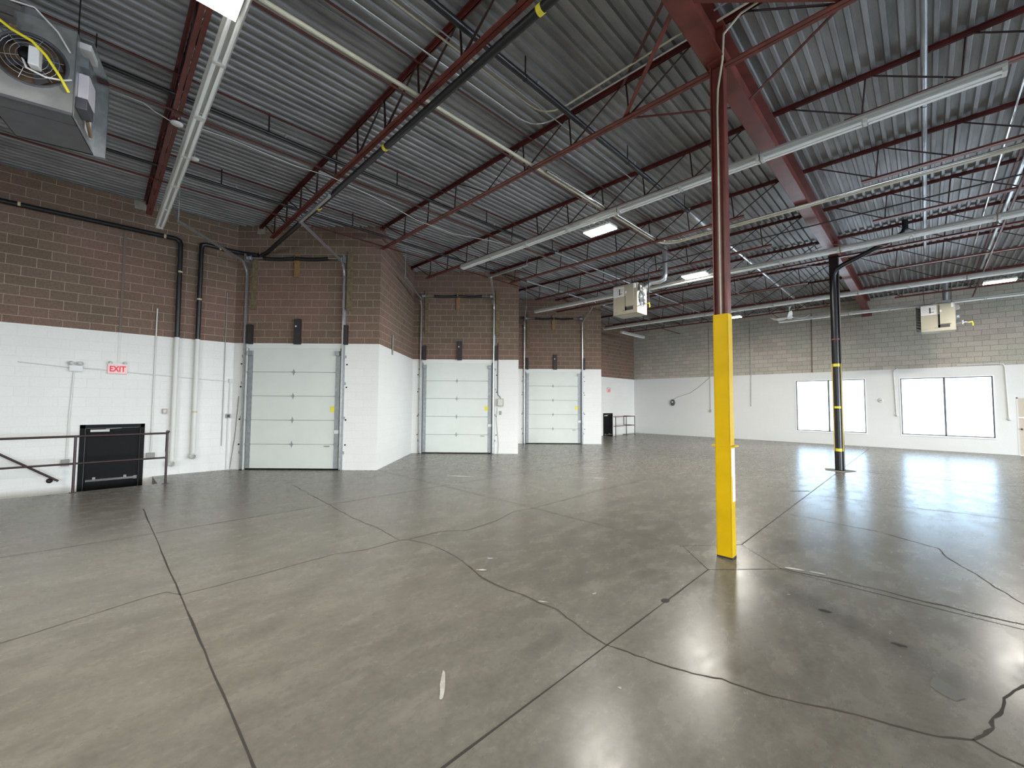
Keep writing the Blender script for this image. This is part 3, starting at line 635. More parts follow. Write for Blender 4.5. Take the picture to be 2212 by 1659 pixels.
drain([(-12.35,2.86,5.62),(-12.6,2.6,5.66),(xd,2.35,5.70),(xd,1.80,5.72),(xd,1.72,5.69),(xd,1.71,5.60),(xd,1.71,.44)],0,'dark drain pipe dropping beside the first dock bay, lower half painted white',[((xd,2.1,5.71),(0,1,0)),((xd,1.71,4.3),(0,0,1)),((xd,1.71,1.5),(0,0,1))])
t=thing('roof_drain_pipe','long black drain pipe with yellow bands slung beneath the second red joist','drain pipe',(-7,3.03,5.66))
m=MB(); m.tube([(-12.30,2.92,5.62),(-12.1,3.0,5.66),(-6,3.03,5.735),(-1.0,3.03,5.76)],.05,14); m.build('pipe',BLACKP,t)
for x,zz in ((-8.6,5.70),(-5.85,5.736),(-2.65,5.75)):
    m=MB(); m.tube([(x-.03,3.03,zz),(x+.03,3.03,zz)],.054,14); m.build('yellow_band',TAPE,t)
for x in (-9.5,-6.5,-3.9):
    m=MB(); m.bar((x,3.03,5.74),(x,2.97,5.88),.02,.004); m.build('hanger',BLACKP,t)

# railing at the near stair
def railing(name, X, y0, y1, posts, label, ret=None, back=None):
    t=thing(name,label,'railing',(X,(y0+y1)/2,0))
    m=MB(); m.tube([(X,y0,1.07),(X,y1,1.07)],.021,10); m.build('top_rail',RED2 if back else DARKR,t)
    m=MB(); m.tube([(X,y0,.55),(X,y1,.55)],.019,10); m.build('mid_rail',RED2 if back else DARKR,t)
    for y in posts:
        m=MB(); m.tube([(X,y,0),(X,y,1.07)],.021,10); m.build('post',DARKR,t)
        m=MB(); m.box(X-.05,X+.05,y-.05,y+.05,0,.008); m.build('base_plate',DARKR,t)
    if ret: m=MB(); m.tube(ret,.019,10); m.build('return_rail',DARKR,t)
    if back:
        for z in (.55,1.07):
            m=MB(); m.tube([(X,y1,z),(XW+.05,y1,z)],.019,10); m.build('end_rail',DARKR,t)
        m=MB(); m.tube([(XW+.05,y1,.55),(XW+.05,y1,1.07)],.019,10); m.build('end_post',DARKR,t)
WEBM=mat('dark_web_bar',(.030,.010,.010),.5)
DARKR=mat('dark_red_rail',(.030,.013,.013),.4)
railing('stair_railing',-11.56,-6.0,1.10,(-3.0,-.26,1.10),'dark red two-rail pipe railing guarding the stair by the black exit door',
        [(-11.56,1.10,1.07),(-11.62,1.13,1.10),(-11.92,1.13,1.10),(-11.95,1.13,1.05),(-11.95,1.13,.66),(-11.90,1.13,.62),(-11.60,1.11,.57)])
railing('stair_railing',-12.10,20.0,22.3,(20.2,21.35,22.3),'dark red corner railing around the stair at the far end of the dock wall',None,True)
t=thing('handrail','dark red handrail sloping down the white wall towards the black exit door','handrail',(XW+.1,-1.5,.1))
m=MB(); m.tube([(XW+.1,-4.2,2.75),(XW+.1,-1.29,.70),(XW+.1,-.50,.09)],.021,10); m.build('rail',DARKR,t)
m=MB(); m.lathe((XW,-.63,.10),[(.05,0),(.05,.01),(.015,.02),(.015,.09)],12,(1,0,0)); m.build('wall_bracket',DARKR,t)
t=thing('concrete_steps','concrete steps going down beside the wall to the exit door','steps',(-12.235,-2.3,-PITCH))
for i in range(5):
    m=MB(); m.box(XW,-11.62,-4.4,-1.55-.28*(i+1)+.28,-PITCH+.19*i,-PITCH+.19*(i+1)-.001); m.build('step',CONC,t)

# back wall fittings
t=thing('thermostat','dark oval wall controller on the back wall with a pale cable','controller',(-10.39,YB,1.74))
m=MB(); m.prism([V((-10.39+.12*math.cos(a)*1.0,YB,1.88+.19*math.sin(a))) if abs(math.sin(a))<.97 else V((-10.39+.12*math.cos(a),YB,1.88+.18*math.sin(a))) for a in [i*PI/10+.157 for i in range(20)]],(0,0,0),(0,-.09,0)); m.build('casing',DGREY,t,bevel=.01)
m=MB(); m.box(-10.43,-10.35,YB-.10,YB-.09,1.87,1.95); m.build('display',PAPER,t)
wtube('wall_cable',[(-10.33,YB-.02,2.07),(-10.1,YB-.02,2.2),(-9.4,YB-.02,2.42),(-8.9,YB-.02,2.75),(-8.34,YB-.02,3.24)],.011,GREYC,'thin cable climbing the back wall from the dark oval controller','cable')
wtube('wall_conduit',[(-8.31,YB-.02,6.0),(-8.31,YB-.02,1.5)],.014,GREYC,'thin grey conduit down the back wall, reached by the slanting cable')
m=MB(); m.box(-8.37,-8.27,YB-.05,YB,1.36,1.50); tag(m.build('socket_box',TAN,bevel=.005),'brown socket box on the back wall beyond the yellow column','socket box')
wtube('wall_conduit',[(-6.28,YB-.02,6.1),(-6.30,YB-.02,3.3),(-6.33,YB-.02,1.7)],.016,GREYC,'thin grey conduit down the back wall just past the yellow column')
wtube('wall_conduit',[(-3.69,YB-.02,6.1),(-3.73,YB-.02,3.3)],.016,mat('rusty_conduit',(.16,.10,.075),.7),'rusty brown conduit on bare block above the window beyond the black column')
wtube('wall_conduit',[(-.80,YB-.02,3.32),(-.90,YB-.02,3.26),(-.925,YB-.02,3.15),(-.88,YB-.02,1.45)],.022,LGREY,'pale conduit looping down between the two back windows')
wtube('wall_conduit',[(.9,YB-.02,3.36),(1.95,YB-.02,3.36),(2.07,YB-.02,3.32),(2.10,YB-.02,3.2),(2.14,YB-.02,1.34)],.022,LGREY,'pale conduit looping down between the wide window and the beige door')
m=MB(); m.lathe((-.87,YB,1.38),[(0,-.05),(.05,-.045),(.055,0)],12,(0,1,0)); tag(m.build('conduit_fitting',LGREY),'pale round fitting at the foot of the conduit between the back windows','fitting')
m=MB(); m.lathe((2.15,YB,1.30),[(0,-.05),(.05,-.045),(.055,0)],12,(0,1,0)); tag(m.build('conduit_fitting',LGREY),'pale round fitting at the foot of the conduit by the beige door','fitting')
m=MB(); m.lathe((-1.36,YB,2.0),[(0,-.03),(.07,-.03),(.10,-.01),(.10,0)],16,(0,1,0)); o=tag(m.build('wall_vent',LGREY),'small round grey vent on the white wall between the back windows','vent'); o['_w']=list(o.location)
m=MB(); m.box(-1.40,-1.32,YB-.036,YB-.03,1.975,2.02); m.build('vent_slot',GREYB,o)

# ------------------------------------------------------------------ structural steel
# main beam
m=MB(); m.box(XC-.105,XC+.115,YF,YB,5.90,5.918).box(XC-.105,XC+.115,YF,YB,6.342,6.36).box(XC-.006,XC+.006,YF,YB,5.918,6.342)
for y in (5.2,14.36):
    for s_ in (-1,1): m.box(XC+s_*.05-.045,XC+s_*.05+.045,y-.006,y+.006,5.918,6.342)
tag(m.build('steel_beam',RED2),'heavy dark red I-beam carried on the columns and running to the back wall','beam')
m=MB(); m.box(XC-.16,XC+.16,YB-.16,YB,5.66,5.90); tag(m.build('beam_bearing_block',mat('painted_pad',(.16,.05,.045),.6)),'red-stained bearing pad under the end of the beam at the back wall','bearing pad')

# near column: H-section with its web facing us, yellow guard below
Y1=5.22
XC1=-1.682
t=thing('steel_column','red H-section column with a tall yellow guard round its foot','column',(XC1,Y1,0))
def hcol(t,y,zt,mt,name='h_section',hw=.095,hd=.10,xc=-1.70):
    m=MB(); 
    for s_ in (-1,1): m.box(xc+s_*hw-.005,xc+s_*hw+.005,y-hd,y+hd,0.02,zt)
    m.box(xc-hw,xc+hw,y-.005,y+.005,.02,zt); m.build(name,mt,t)
    m=MB(); m.box(xc-hw-.02,xc+hw+.02,y-.12,y+.12,zt-.02,zt); m.build('cap_plate',mt,t)
    m=MB(); m.box(xc-hw-.01,xc+hw+.01,y-hd-.01,y+hd+.01,0,.02); m.build('base_plate',DARK,t)
hcol(t,Y1,5.90,RED2,hw=.073,hd=.062,xc=XC1)
m=MB(); m.box(XC1-.080,XC1+.080,Y1-.072,Y1-.063,.02,2.82).box(XC1+.078,XC1+.084,Y1-.072,Y1+.062,.02,2.82).box(XC1-.084,XC1-.078,Y1-.072,Y1+.062,.02,2.82); m.build('yellow_guard',YEL,t)
m=MB(); m.tube([(XC1+.0,Y1-.045,2.70),(XC1-.0,Y1-.045,5.3),(XC1+.02,Y1-.08,5.55),(XC1+.09,Y1-.12,5.85),(XC1+.11,Y1-.13,6.15),(XC1+.3,Y1-.13,6.28),(XC1+.6,Y1-.13,6.30)],.012,8); m.build('conduit',CREAM,t)
m=MB(); m.box(XC1-.12,XC1+.13,Y1-.078,Y1+.07,1.27,1.285); m.build('strap',YEL,t)
m=MB(); m.box(XC1+.084,XC1+.087,Y1-.05,Y1+.06,.93,1.25).box(XC1+.084,XC1+.087,Y1-.03,Y1+.06,.64,.93); m.build('paper_notice',PAPER,t)
# far column: black, taped, drain pipe in its web
Y2=14.36
t=thing('steel_column','slim black column with yellow tape outlines standing before the back windows','column',(XC,Y2,0))
hcol(t,Y2,5.90,DARKC:=mat('black_red_paint',(.028,.014,.014),.35))
m=MB(); m.tube([(XC,Y2-.10,.02),(XC,Y2-.10,4.95)],.07,16); m.build('drain_pipe',BLACKP,t)
m=MB(); m.tube([(XC,Y2-.10,3.55),(XC,Y2-.10,3.59)],.085,16); m.build('pipe_clamp',RED2,t)
for z0,z1 in ((2.82,2.90),(1.68,1.74),(.52,.60)):
    m=MB(); m.tube([(XC,Y2-.10,z0),(XC,Y2-.10,z1)],.073,16); m.build('tape_band',TAPE,t)
for s_ in (-1,1):
    m=MB(); m.box(XC+s_*.095-.012,XC+s_*.095+.012,Y2-.108,Y2-.098,.52,2.9); m.build('tape_strip',mat('dull_tape_%d'%s_,(.62,.48,.12),.5),t)
m=MB(); m.tube([(XC,Y2-.10,4.95),(XC,Y2-.10,5.35),(XC+.06,Y2-.12,5.50),(XC+.2,Y2-.14,5.58),(-.45,14.2,6.02),(-.28,14.2,6.12),(-.24,14.2,6.22),(-.24,14.2,6.44)],.06,14); m.build('drain_elbow',BLACKP,t)

# open-web joists
JY=[-1.64+2.286*i for i in range(11)]          # ... 2.93, 5.22, 7.50 ...
def wall_x(y):
    x=XW
    for s in BAY:
        if s<=y<=s+BL: x=max(x,XW+(y-s))
        elif s+BL<y<s+2*BL: x=max(x,XW+2*BL-(y-s))
    return x
def joist(y, xa, xb, label, group, col=False, seat_b=True):
    t=thing('steel_joist',label,'joist',((xa+xb)/2,y,5.83),group)
    m=MB(); zt=6.42
    for s_ in (-1,1): m.box(xa,xb,y+s_*.03-.025,y+s_*.03+.025,zt,zt+.006).box(xa,xb,y+s_*.012-.003,y+s_*.012+.003,zt-.05,zt)
    m.build('top_chord',RED,t)
    zb=5.84; near=xb; ba=xa+ (.06 if col and xa<-2 else 1.0); bb=xb-(.10 if col else 1.0)
    if xa>-3: ba=xa+(.10 if col else 1.0); bb=xb-1.0
    m=MB()
    for s_ in (-1,1): m.box(ba,bb,y+s_*.03-.025,y+s_*.03+.025,zb,zb+.006).box(ba,bb,y+s_*.012-.003,y+s_*.012+.003,zb,zb+.05)
    m.build('bottom_chord',RED2,t)
    # round-bar web
    mid=(xa+xb)/2; N=max(4,int(round((xb-xa-2.4)/.98))); n0=xa+1.2; st=(xb-xa-2.4)/N
    m=MB(); zl=zb+.03; zu=zt-.03
    P=[(xa+.08,y,zu)]
    for i in range(N+1):
        x=n0+i*st
        if x>mid+.2: P+=[(x-.05,y,zu),(x,y,zl),(min(x+st*.90,xb-.1),y,zu)]
        elif x<mid-.2: P+=[(max(x-st*.90,xa+.1),y,zu),(x,y,zl),(x+.05,y,zu)]
        else: P+=[(x-st*.9,y,zu),(x,y,zl),(x+st*.9,y,zu)]
    Q=[P[0]]
    for p_ in P[1:]:
        if (V(p_)-V(Q[-1])).length>.02: Q.append(p_)
    m.tube(Q,.011,6,cap=False)
    m.build('web_bars',WEBM,t)
    for xs in (xa+.05,xb-.05):
        m=MB(); m.box(xs-.06,xs+.06,y-.05,y+.05,6.36,6.42); m.build('bearing_seat',RED,t)
    return t
WHERE=['just before the stair door','directly over the exit sign','over the first dock bay','meeting the yellow-footed column','over the gap past the first bay','over the middle dock bay','past the middle dock bay','meeting the black column','past the farthest dock bay','next but one to the back wall','nearest the back wall']
for i,y in enumerate(JY):
    xa=wall_x(y)+.0
    joist(y,xa-.10 if xa<-12.8 else xa-.05,XC+.02,'red open-web joist from dock wall to beam, '+WHERE[i],'joists between dock wall and beam',col=i in (3,7))
for i,y in enumerate(JY):
    if i<2: continue
    w={2:'ahead of the yellow-footed column',3:'level with the yellow-footed column',4:'first past the yellow-footed column',5:'second past the yellow-footed column',6:'third past the yellow-footed column',7:'level with the black column',8:'first past the black column',9:'second past the black column',10:'last before the back wall'}[i]
    joist(y,XC-.02,9.3,'red open-web joist beyond the beam, '+w,'joists beyond the beam',col=i in (3,7))
# second beam line beyond the frame carries the far joist ends
m=MB(); m.box(9.2,9.4,YF,YB,5.90,5.918).box(9.2,9.4,YF,YB,6.342,6.36).box(9.29,9.31,YF,YB,5.918,6.342); tag(m.build('steel_beam',RED2),'second red I-beam parallel to the first, on the window side','beam')

for y,nm in ((.646,'above the exit sign'),(2.93,'over the first dock bay'),(-1.64,'ahead of the stair door')):
    xw=wall_x(y); m=MB()
    if xw>XW+.01: m.obox((xw+.01,y,6.32),(.07,.07,0),(-.01,.01,0),(0,0,.1))
    else: m.box(XW,XW+.015,y-.2,y+.0,6.22,6.42)
    tag(m.build('bearing_block',CONC),'pale concrete bearing block under a joist end, '+nm,'bearing block')
# joist braces at the columns
def brace(a,b,w_,label,mt=RED,h=.012):
    m=MB(); m.bar(a,b,w_,h); tag(m.build('steel_brace',mt),label,'brace','braces at the column heads')
for yc,nm in ((5.22,'yellow-footed'),(14.36,'black')):
    for sx,sd in ((-1,'dock side'),(1,'window side')):
        xb_=XC+sx*1.26
        brace((xb_,yc,5.87),(XC+sx*.09,yc-1.05,5.93),.05,'flat red brace from beam to joist before the %s column, %s'%(nm,sd),RED2)
        brace((xb_,yc,5.87),(XC+sx*.09,yc+.95,5.93),.03,'thin red brace from beam to joist behind the %s column, %s'%(nm,sd))
        brace((XC+sx*1.30,yc,6.36),(XC+sx*.09,yc-1.22,5.96),.035,'red strut from joist top to beam before the %s column, %s'%(nm,sd))
# bridging angles
for (x,sd) in ((-4.75,'nearest the beam, dock side'),(-7.36,'in the middle of the dock side'),(-9.92,'nearest the dock wall'),(1.35,'nearest the beam, window side'),(3.95,'farther on the window side')):
    for z,zn in ((6.375,'upper'),(5.83,'lower')):
        y0=YF; 
        yend=YB
        m=MB(); m.box(x-.018,x+.018,y0,yend,z,z+.004).box(x-.018,x-.014,y0,yend,z,z+.035)
        tag(m.build('bridging_angle',RED),'%s red bridging angle crossing the joists, %s'%(zn,sd),'bridging','bridging angles across the joists')

# ------------------------------------------------------------------ overhead pipes
def arc(c, a, b, n=6):
    """quarter bend from point a to b around corner c"""
    a,b,c=V(a),V(b),V(c); return [a.lerp(c,t).lerp(c.lerp(b,t),t) for t in [i/n for i in range(n+1)]]
def pipe(name,pts,r,mt,label,cat='pipe',n=10,group=None): return wtube(name,pts,r,mt,label,cat,group,n)
zc=5.905
pipe('gas_pipe',[(-4.74,YF+.1,zc),(-4.74,9.6,zc)]+arc((-4.74,10.2,zc-.02),(-4.74,9.72,zc),(-4.3,10.22,zc-.04))+[(9,10.12,zc-.04)],.030,CREAM,'long cream pipe on the joist bottoms that bends towards the yellow-footed column')
pipe('overhead_conduit',[(-4.66,5.5,zc-.01),(-4.66,9.5,zc-.01)]+arc((-4.66,10.1,zc-.02),(-4.66,9.6,zc),(-4.2,10.12,zc-.04))+[(9,10.0,zc-.04)],.022,CHROME,'thin bright conduit running beside the bend of the cream pipe','conduit')
pipe('overhead_conduit',[(-4.40,YF+.1,6.24),(-4.40,4.35,6.24)]+arc((-4.40,4.93,6.24),(-4.40,4.5,6.24),(-3.95,4.93,6.24))+[(XC-.1,4.96,6.24)],.013,GALV,'bright conduit bending along the joist to the yellow-footed column','conduit')
pipe('overhead_conduit',[(-4.07,YF+.1,6.22),(-4.07,4.3,6.22)]+arc((-4.07,4.80,6.22),(-4.07,4.4,6.22),(-3.65,4.80,6.22))+[(XC-.1,4.80,6.22)],.013,CREAM,'cream conduit bending just ahead of the joist at the yellow-footed column','conduit')
pipe('overhead_conduit',[(-3.98,YF+.1,6.22),(-4.00,7.3,6.22)],.009,GALV,'thin straight conduit crossing the joists next to the cream bend','conduit')
pipe('overhead_conduit',[(XC+.1,4.96,6.24),(9,4.96,6.24)],.013,CREAM,'cream conduit along the joist on the window side of the yellow-footed column','conduit')
pipe('overhead_conduit',[(XC+.1,4.86,6.30),(9,4.86,6.30)],.011,GALV_D,'grey conduit along the joist on the window side of the yellow-footed column','conduit')
def sprinkler(x,y0,y1,z,r,label,hang,mt=BLACKP,galv=None):
    t=thing('sprinkler_pipe',label,'sprinkler pipe',(x,(y0+y1)/2,z),'sprinkler pipes under the deck')
    m=MB(); m.tube([(x,y0,z),(x,galv or y1,z)],r,12); m.build('pipe',mt,t)
    if galv: m=MB(); m.tube([(x,galv,z),(x,y1,z)],r*.9,12); m.build('galvanised_pipe',GALV,t)
    for y in hang:
        m=MB(); m.box(x-.004,x+.004,y-.012,y+.012,z+r,ZW); m.tube([(x,y-.012,z),(x,y+.012,z)],r+.006,12); m.build('hanger',mt,t)
        m=MB(); m.lathe((x,y+.25,z+r),[(.018,0),(.012,.03),(.03,.055),(.0,.06)],10); m.build('sprinkler_head',GALV_D,t)
sprinkler(-7.40,YF,22.8,6.10,.028,'dark sprinkler pipe across the joists in the middle of the dock side',(1.8,4.1,6.5,9.0,13.5,18),galv=9.1)
sprinkler(-9.90,YF,22.8,6.10,.028,'dark sprinkler pipe across the joists nearest the dock wall',(1.6,4.3,8.7,13.0,17.5),galv=10.6)
sprinkler(-3.68,YF,22.8,6.12,.042,'thick black sprinkler main crossing the joists between cream pipe and beam',(3.9,6.6,9.1,13.2,17.7),galv=9.3)
sprinkler(.11,YF,17.2,6.15,.034,'grey sprinkler pipe crossing the joists on the window side of the beam',(8.4,12.9,16.6),DULLP:=mat('dull_grey_pipe',(.30,.31,.33),.35,metal=.6))
sprinkler(2.7,YF,22.8,6.15,.034,'outer grey sprinkler pipe nearest the window side',(9.5,14),DULLP)
pipe('overhead_conduit',[(1.05,YF+.1,6.1),(1.05,17.0,6.1)],.014,CHROME,'very bright thin conduit on the window side, parallel to the beam','conduit')
pipe('overhead_pipe',[(1.36,YF+.1,6.12),(1.36,19.5,6.12)],.03,GALV,'broad galvanised pipe next to the very bright thin conduit')
# cables and sensors
pipe('ceiling_cable',[(-7.50,-4,5.86),(-7.51,-.10,5.86),(-7.49,.29,5.85),(-7.55,.42,5.82),(-7.63,.62,5.805)],.006,LGREY,'thin pale cable ending at the larger round sensor','cable',6)
pipe('ceiling_cable',[(-7.58,.92,5.84),(-7.51,1.32,5.82),(-7.50,1.69,5.80),(-7.53,2.26,5.80),(-7.50,2.86,5.83),(-7.58,3.82,5.79),(-7.86,4.85,5.80),(-7.88,5.87,5.80),(-7.63,6.84,5.84),(-7.5,7.5,5.86),(-7.3,12,5.86)],.007,LGREY,'long thin pale cable sagging from joist to joist over the dock bays','cable',6)
for x,y,z,nm,r in ((-7.63,.67,5.80,'larger, beside the twin-tube light row',.075),(-8.96,1.05,6.0,'smaller, nearer the first dock bay',.065)):
    t=thing('ceiling_sensor','round white ceiling sensor, '+nm,'sensor',(x,y,z))
    m=MB(); m.lathe((x,y,z),[(0,-.02),(r*.6,-.02),(r,0),(r,.015),(0,.02)],20); m.build('disc',PAPER,t)
    m=MB(); m.cyl((x,y,z),(x,y,ZW),.004,6); m.build('drop_rod',LGREY,t)
pipe('conduit_drop',[(-5.9,.75,6.22),(-7.55,.68,5.84)],.012,GALV,'white conduit slanting down beside the twin-tube light row','conduit',8)

# ------------------------------------------------------------------ strip lights
HOUS=mat('aged_white_housing',(.50,.50,.47),.4)
def strip_proto(label):
    """8 ft twin-lamp strip, length along local x, origin at its base centre"""
    L=2.42; t=thing('strip_light',label,'strip light',(0,0,0),'unlit fluorescent strip lights',world=False)
    m=MB(); m.prism([(0,-.078,.055),(0,.078,.055),(0,.078,.085),(0,.045,.130),(0,-.045,.130),(0,-.078,.085)],(-L/2,0,0),(L,0,0)); m.build('housing',HOUS,t)
    for x in (-L/2+.02,0,L/2-.02): m=MB(); m.box(x-.02,x+.02,-.060,.060,.0,.055); m.build('lamp_holder',LGREY,t)
    for sx in (-1,1):
        for sy in (-1,1):
            m=MB(); m.cyl((sx*.605-.575,sy*.038,.018),(sx*.605+.575,sy*.038,.018),.0195,12); m.build('lamp_tube',TUBE,t)
    for x in (-L*.3,L*.3):
        m=MB(); m.cyl((x,0,.13),(x,0,.34),.004,6); m.build('hanger_rod',GALV_D,t)
    return t
rows=[(.80,5.42,[-11.45+2.44*(i+.5) for i in range(3)],'in the row over the exit sign',0),
      (7.02,5.46,[-9.0+2.44*(i+.5) for i in range(4)],'in the row crossing at the yellow-footed column',1),
      (12.40,5.42,[-11.1+2.44*(i+.5) for i in range(6)],'in the row behind the middle heater',2),
      (17.72,5.44,[-11.25+2.44*(i+.5) for i in range(6)],'in the row beyond the black column',3),
      (21.35,5.42,[-4.55+2.44*(i+.5) for i in range(4)],'in the row close to the back wall',4)]
proto=None
for y,z,xs,txt,_ in rows:
    for i,x in enumerate(xs):
        lab='unlit strip light, %s from the dock-wall end %s'%(ORD[i],txt)
        if proto is None: proto=strip_proto(lab); proto.location=(x,y,z)
        else: dup(proto,(x,y,z),lab)
dup(proto,(-11.0,20.15,5.42),'single unlit strip light turned crosswise near the far corner of the dock wall',rotz=PI/2)

# LED high-bays (the lit lamps)
def highbay(x,y,z,label,proto=[None]):
    if proto[0] is None:
        t=thing('led_highbay_light',label,'high-bay light',(x,y,z),'lit LED high-bay lights',world=False)
        m=MB(); m.box(-.33,.33,-.16,.16,.02,.07); m.build('housing',WHITE,t,bevel=.01)
        m=MB(); m.box(-.32,.32,-.15,.15,.004,.019); m.build('lens',LIT,t)
        LIT.cycles.emission_sampling='NONE'
        al=bpy.data.lights.new('led_light','AREA'); al.shape='RECTANGLE'; al.size=.64; al.size_y=.30; al.energy=LAMP*math.pi*.64*.30; al.color=(1,.955,.87)
        ao=bpy.data.objects.new('led_light',al); C.objects.link(ao); ao.parent=t; ao.location=(0,0,.002)
        m=MB()
        for i in range(-3,4): m.box(i*.08-.004,i*.08+.004,-.13,.13,.07,.11)
        m.build('heat_sink',LGREY,t)
        for sx in (-.28,.28):
            m=MB(); m.cyl((sx,0,.07),(sx,0,.36),.003,6); m.build('suspension_cable',GALV_D,t)
        proto[0]=t
    else: dup(proto[0],(x,y,z),label)
for a in ((-4.15,.63,5.30,'lit high-bay at the end of the light row over the exit sign'),(-4.85,7.50,5.46,'lit high-bay beside the strip lights before the middle heater'),
          (-4.60,12.02,5.46,'lit high-bay partly behind the yellow-footed column'),(-5.72,19.0,5.46,'small distant lit high-bay by the ceiling fan'),(1.66,18.84,5.46,'lit high-bay above the heater at the back wall'),
          (-4.7,-4.2,5.46,'lit high-bay near the front wall, dock side'),  # this and the next two are unseen, added for general fill
          (3.0,-4.2,5.46,'lit high-bay near the front wall, window side'),(8.0,12.5,5.46,'lit high-bay far on the window side')): highbay(*a)

# ------------------------------------------------------------------ unit heaters
NEARB=mat('light_grey_steel',(.30,.30,.29),.4,metal=.3,noise=.2,nscale=4)
def heater(loc, rotz, label, near=False, sc=1.0):
    """body: x -.5...45 (louvres at -x, fan at +x), y width .66, z height 1.0, origin bottom centre"""
    t=thing('unit_heater',label,'unit heater',loc,'gas unit heaters hung from the roof',rotz=rotz,world=False); t.scale=(sc,sc,sc)
    body=BEIGE if not near else NEARB
    W=.33; H=.98
    m=MB()
    m.box(-.46,.40,-W,-W+.006,0,H).box(-.46,.40,W-.006,W,0,H).box(-.46,.40,-W,W,H-.006,H); m.build('casing',body,t)
    m=MB(); m.box(-.46,.40,-W,W,0,.006); m.box(-.47,-.44,-W,W,0,.02).box(.20,.205,-W,W,-.004,.0); m.build('bottom_panel',BEIGE if not near else DGREY,t)
    # louvres
    lv=MB()
    for i in range(9):
        z=.10+i*.10; lv.obox((-.53,0,z),(.06,0,-.025),(0,W-.02,0),(.001,0,.003))
    lv.build('louvre',DGREY,t)
    m=MB(); m.box(-.47,-.455,-W+.01,W-.01,.02,H-.02); m.build('outlet_recess',DARK,t)
    # fan panel at +x with round opening
    m=MB(); N=28; R=.26; cz=.50; ring=[]
    out=[]
    for i in range(N):
        a=2*PI*i/N; c_,s_=math.cos(a),math.sin(a); k=min(W/abs(c_) if abs(c_)>1e-6 else 9,(cz if s_<0 else H-cz)/abs(s_) if abs(s_)>1e-6 else 9)
        ring.append((.40,c_*R,cz+s_*R)); out.append((.40,c_*k,cz+s_*k))
    for i in range(N): m.face([ring[i],ring[(i+1)%N],out[(i+1)%N],out[i]],0)
    # corners
    for sy,sz,z0 in ((1,1,H),(-1,1,H),(1,-1,0),(-1,-1,0)):
        cand=[p for p in out if p[1]*sy>0 and (p[2]-cz)*sz>0]
        e1=[p for p in cand if abs(abs(p[1])-W)<1e-4]; e2=[p for p in cand if abs(p[2]-z0)<1e-4]
        if e1 and e2:
            a=max(e1,key=lambda p:(p[2]-cz)*sz); b=max(e2,key=lambda p:p[1]*sy); m.face([a,b,(.40,W*sy,z0)],0)
    m.build('fan_panel',body,t)
    m=MB(); m.lathe((.40,0,cz),[(R,-.10),(R,0),(R+.015,.012),(R+.03,0)],28,(1,0,0)); m.build('venturi_ring',DGREY if near else GALV_D,t)
    m=MB(); m.lathe((.27,0,cz),[(0,0),(R+.02,0)],28,(1,0,0)); m.build('heat_exchanger',COPPER if near else DARK,t)
    m=MB()
    for i in range(4):
        a=i*PI/2+.4; d=V((0,math.cos(a),math.sin(a))); e=V((0,-math.sin(a),math.cos(a))); c0=V((.34,0,cz))
        m.face([c0+d*.03-e*.03-V((.02,0,0)),c0+d*.21-e*.07-V((.03,0,0)),c0+d*.215+e*.05+V((.03,0,0)),c0+d*.03+e*.03+V((.02,0,0))],0)
    m.build('fan_blade',DGREY,t)
    m=MB(); m.lathe((.36,0,cz),[(0,0),(.07,.0),(.075,.02),(.075,.13),(.06,.15),(0,.155)],16,(1,0,0)); m.build('fan_motor',BLACK if near else GALV_D,t)
    m=MB()
    for r_ in (.10,.14,.18,.22):
        P=[(.43+.02*math.cos(r_*5),r_*math.cos(2*PI*i/24),cz+r_*math.sin(2*PI*i/24)) for i in range(25)]; m.tube(P,.003,5,cap=False)
    for i in range(6):
        a=i*PI/3+.2; m.tube([(.44,.07*math.cos(a),cz+.07*math.sin(a)),(.41,.25*math.cos(a),cz+.25*math.sin(a))],.0035,5)
    m.build('wire_guard',GALV,t)
    # label on the -y side
    sgn=-1
    m=MB(); m.box(-.45,-.05,sgn*W-.004,sgn*W,.60,.93); m.build('rating_label',PAPER,t)
    m=MB(); m.box(-.24,-.20,sgn*W-.006,sgn*W-.004,.66,.86).box(-.20,-.12,sgn*W-.006,sgn*W-.004,.68,.70)
    for i in range(6): m.box(-.43,-.27+.03*(i%3),sgn*W-.005,sgn*W-.004,.88-.045*i,.885-.045*i)
    for i in range(3): m.box(-.18,-.10,sgn*W-.005,sgn*W-.004,.84-.03*i,.845-.03*i)
    m.build('label_print',INK,t)
    m=MB(); m.box(-.43,-.30,sgn*W-.003,sgn*W,.08,.095); m.build('vent_slot',GREYB,t)
    m=MB(); m.box(-.12,.02,sgn*W-.004,sgn*W,.10,.14); m.build('vent_slot',GREYB,t)
    # control compartment
    m=MB(); m.box(.02,.30,sgn*W-.06,sgn*W,.24,.92) if not near else m.box(.0,.05,sgn*W-.05,sgn*W,.24,.9); m.build('control_cover',BEIGE if not near else DGREY2,t)
    m=MB(); m.box(-.03,.02,sgn*W-.004,sgn*W,.12,.60).box(-.03,.26,sgn*W-.004,sgn*W,.12,.22); m.build('dark_opening',INK,t)
    m=MB(); m.box(.02,.07,sgn*W-.07,sgn*W-.06,.66,.74).box(.30,.36,sgn*W-.06,sgn*W+.02,.80,.95); m.build('junction_cover',PAPER,t)
    m=MB(); m.box(.40,.50,-.30,-.20,.70,.86).box(.40,.47,-.28,-.12,.86,.94).box(.42,.52,-.20,-.08,.74,.82); m.build('vent_damper',CHROME,t)
    m=MB(); m.tube([(.40,-.30,.20),(.50,-.32,.22),(.62,-.32,.24),(.70,-.30,.22)],.016,8).cyl((.56,-.32,.17),(.56,-.32,.30),.03,10); m.build('gas_valve',GALV,t)
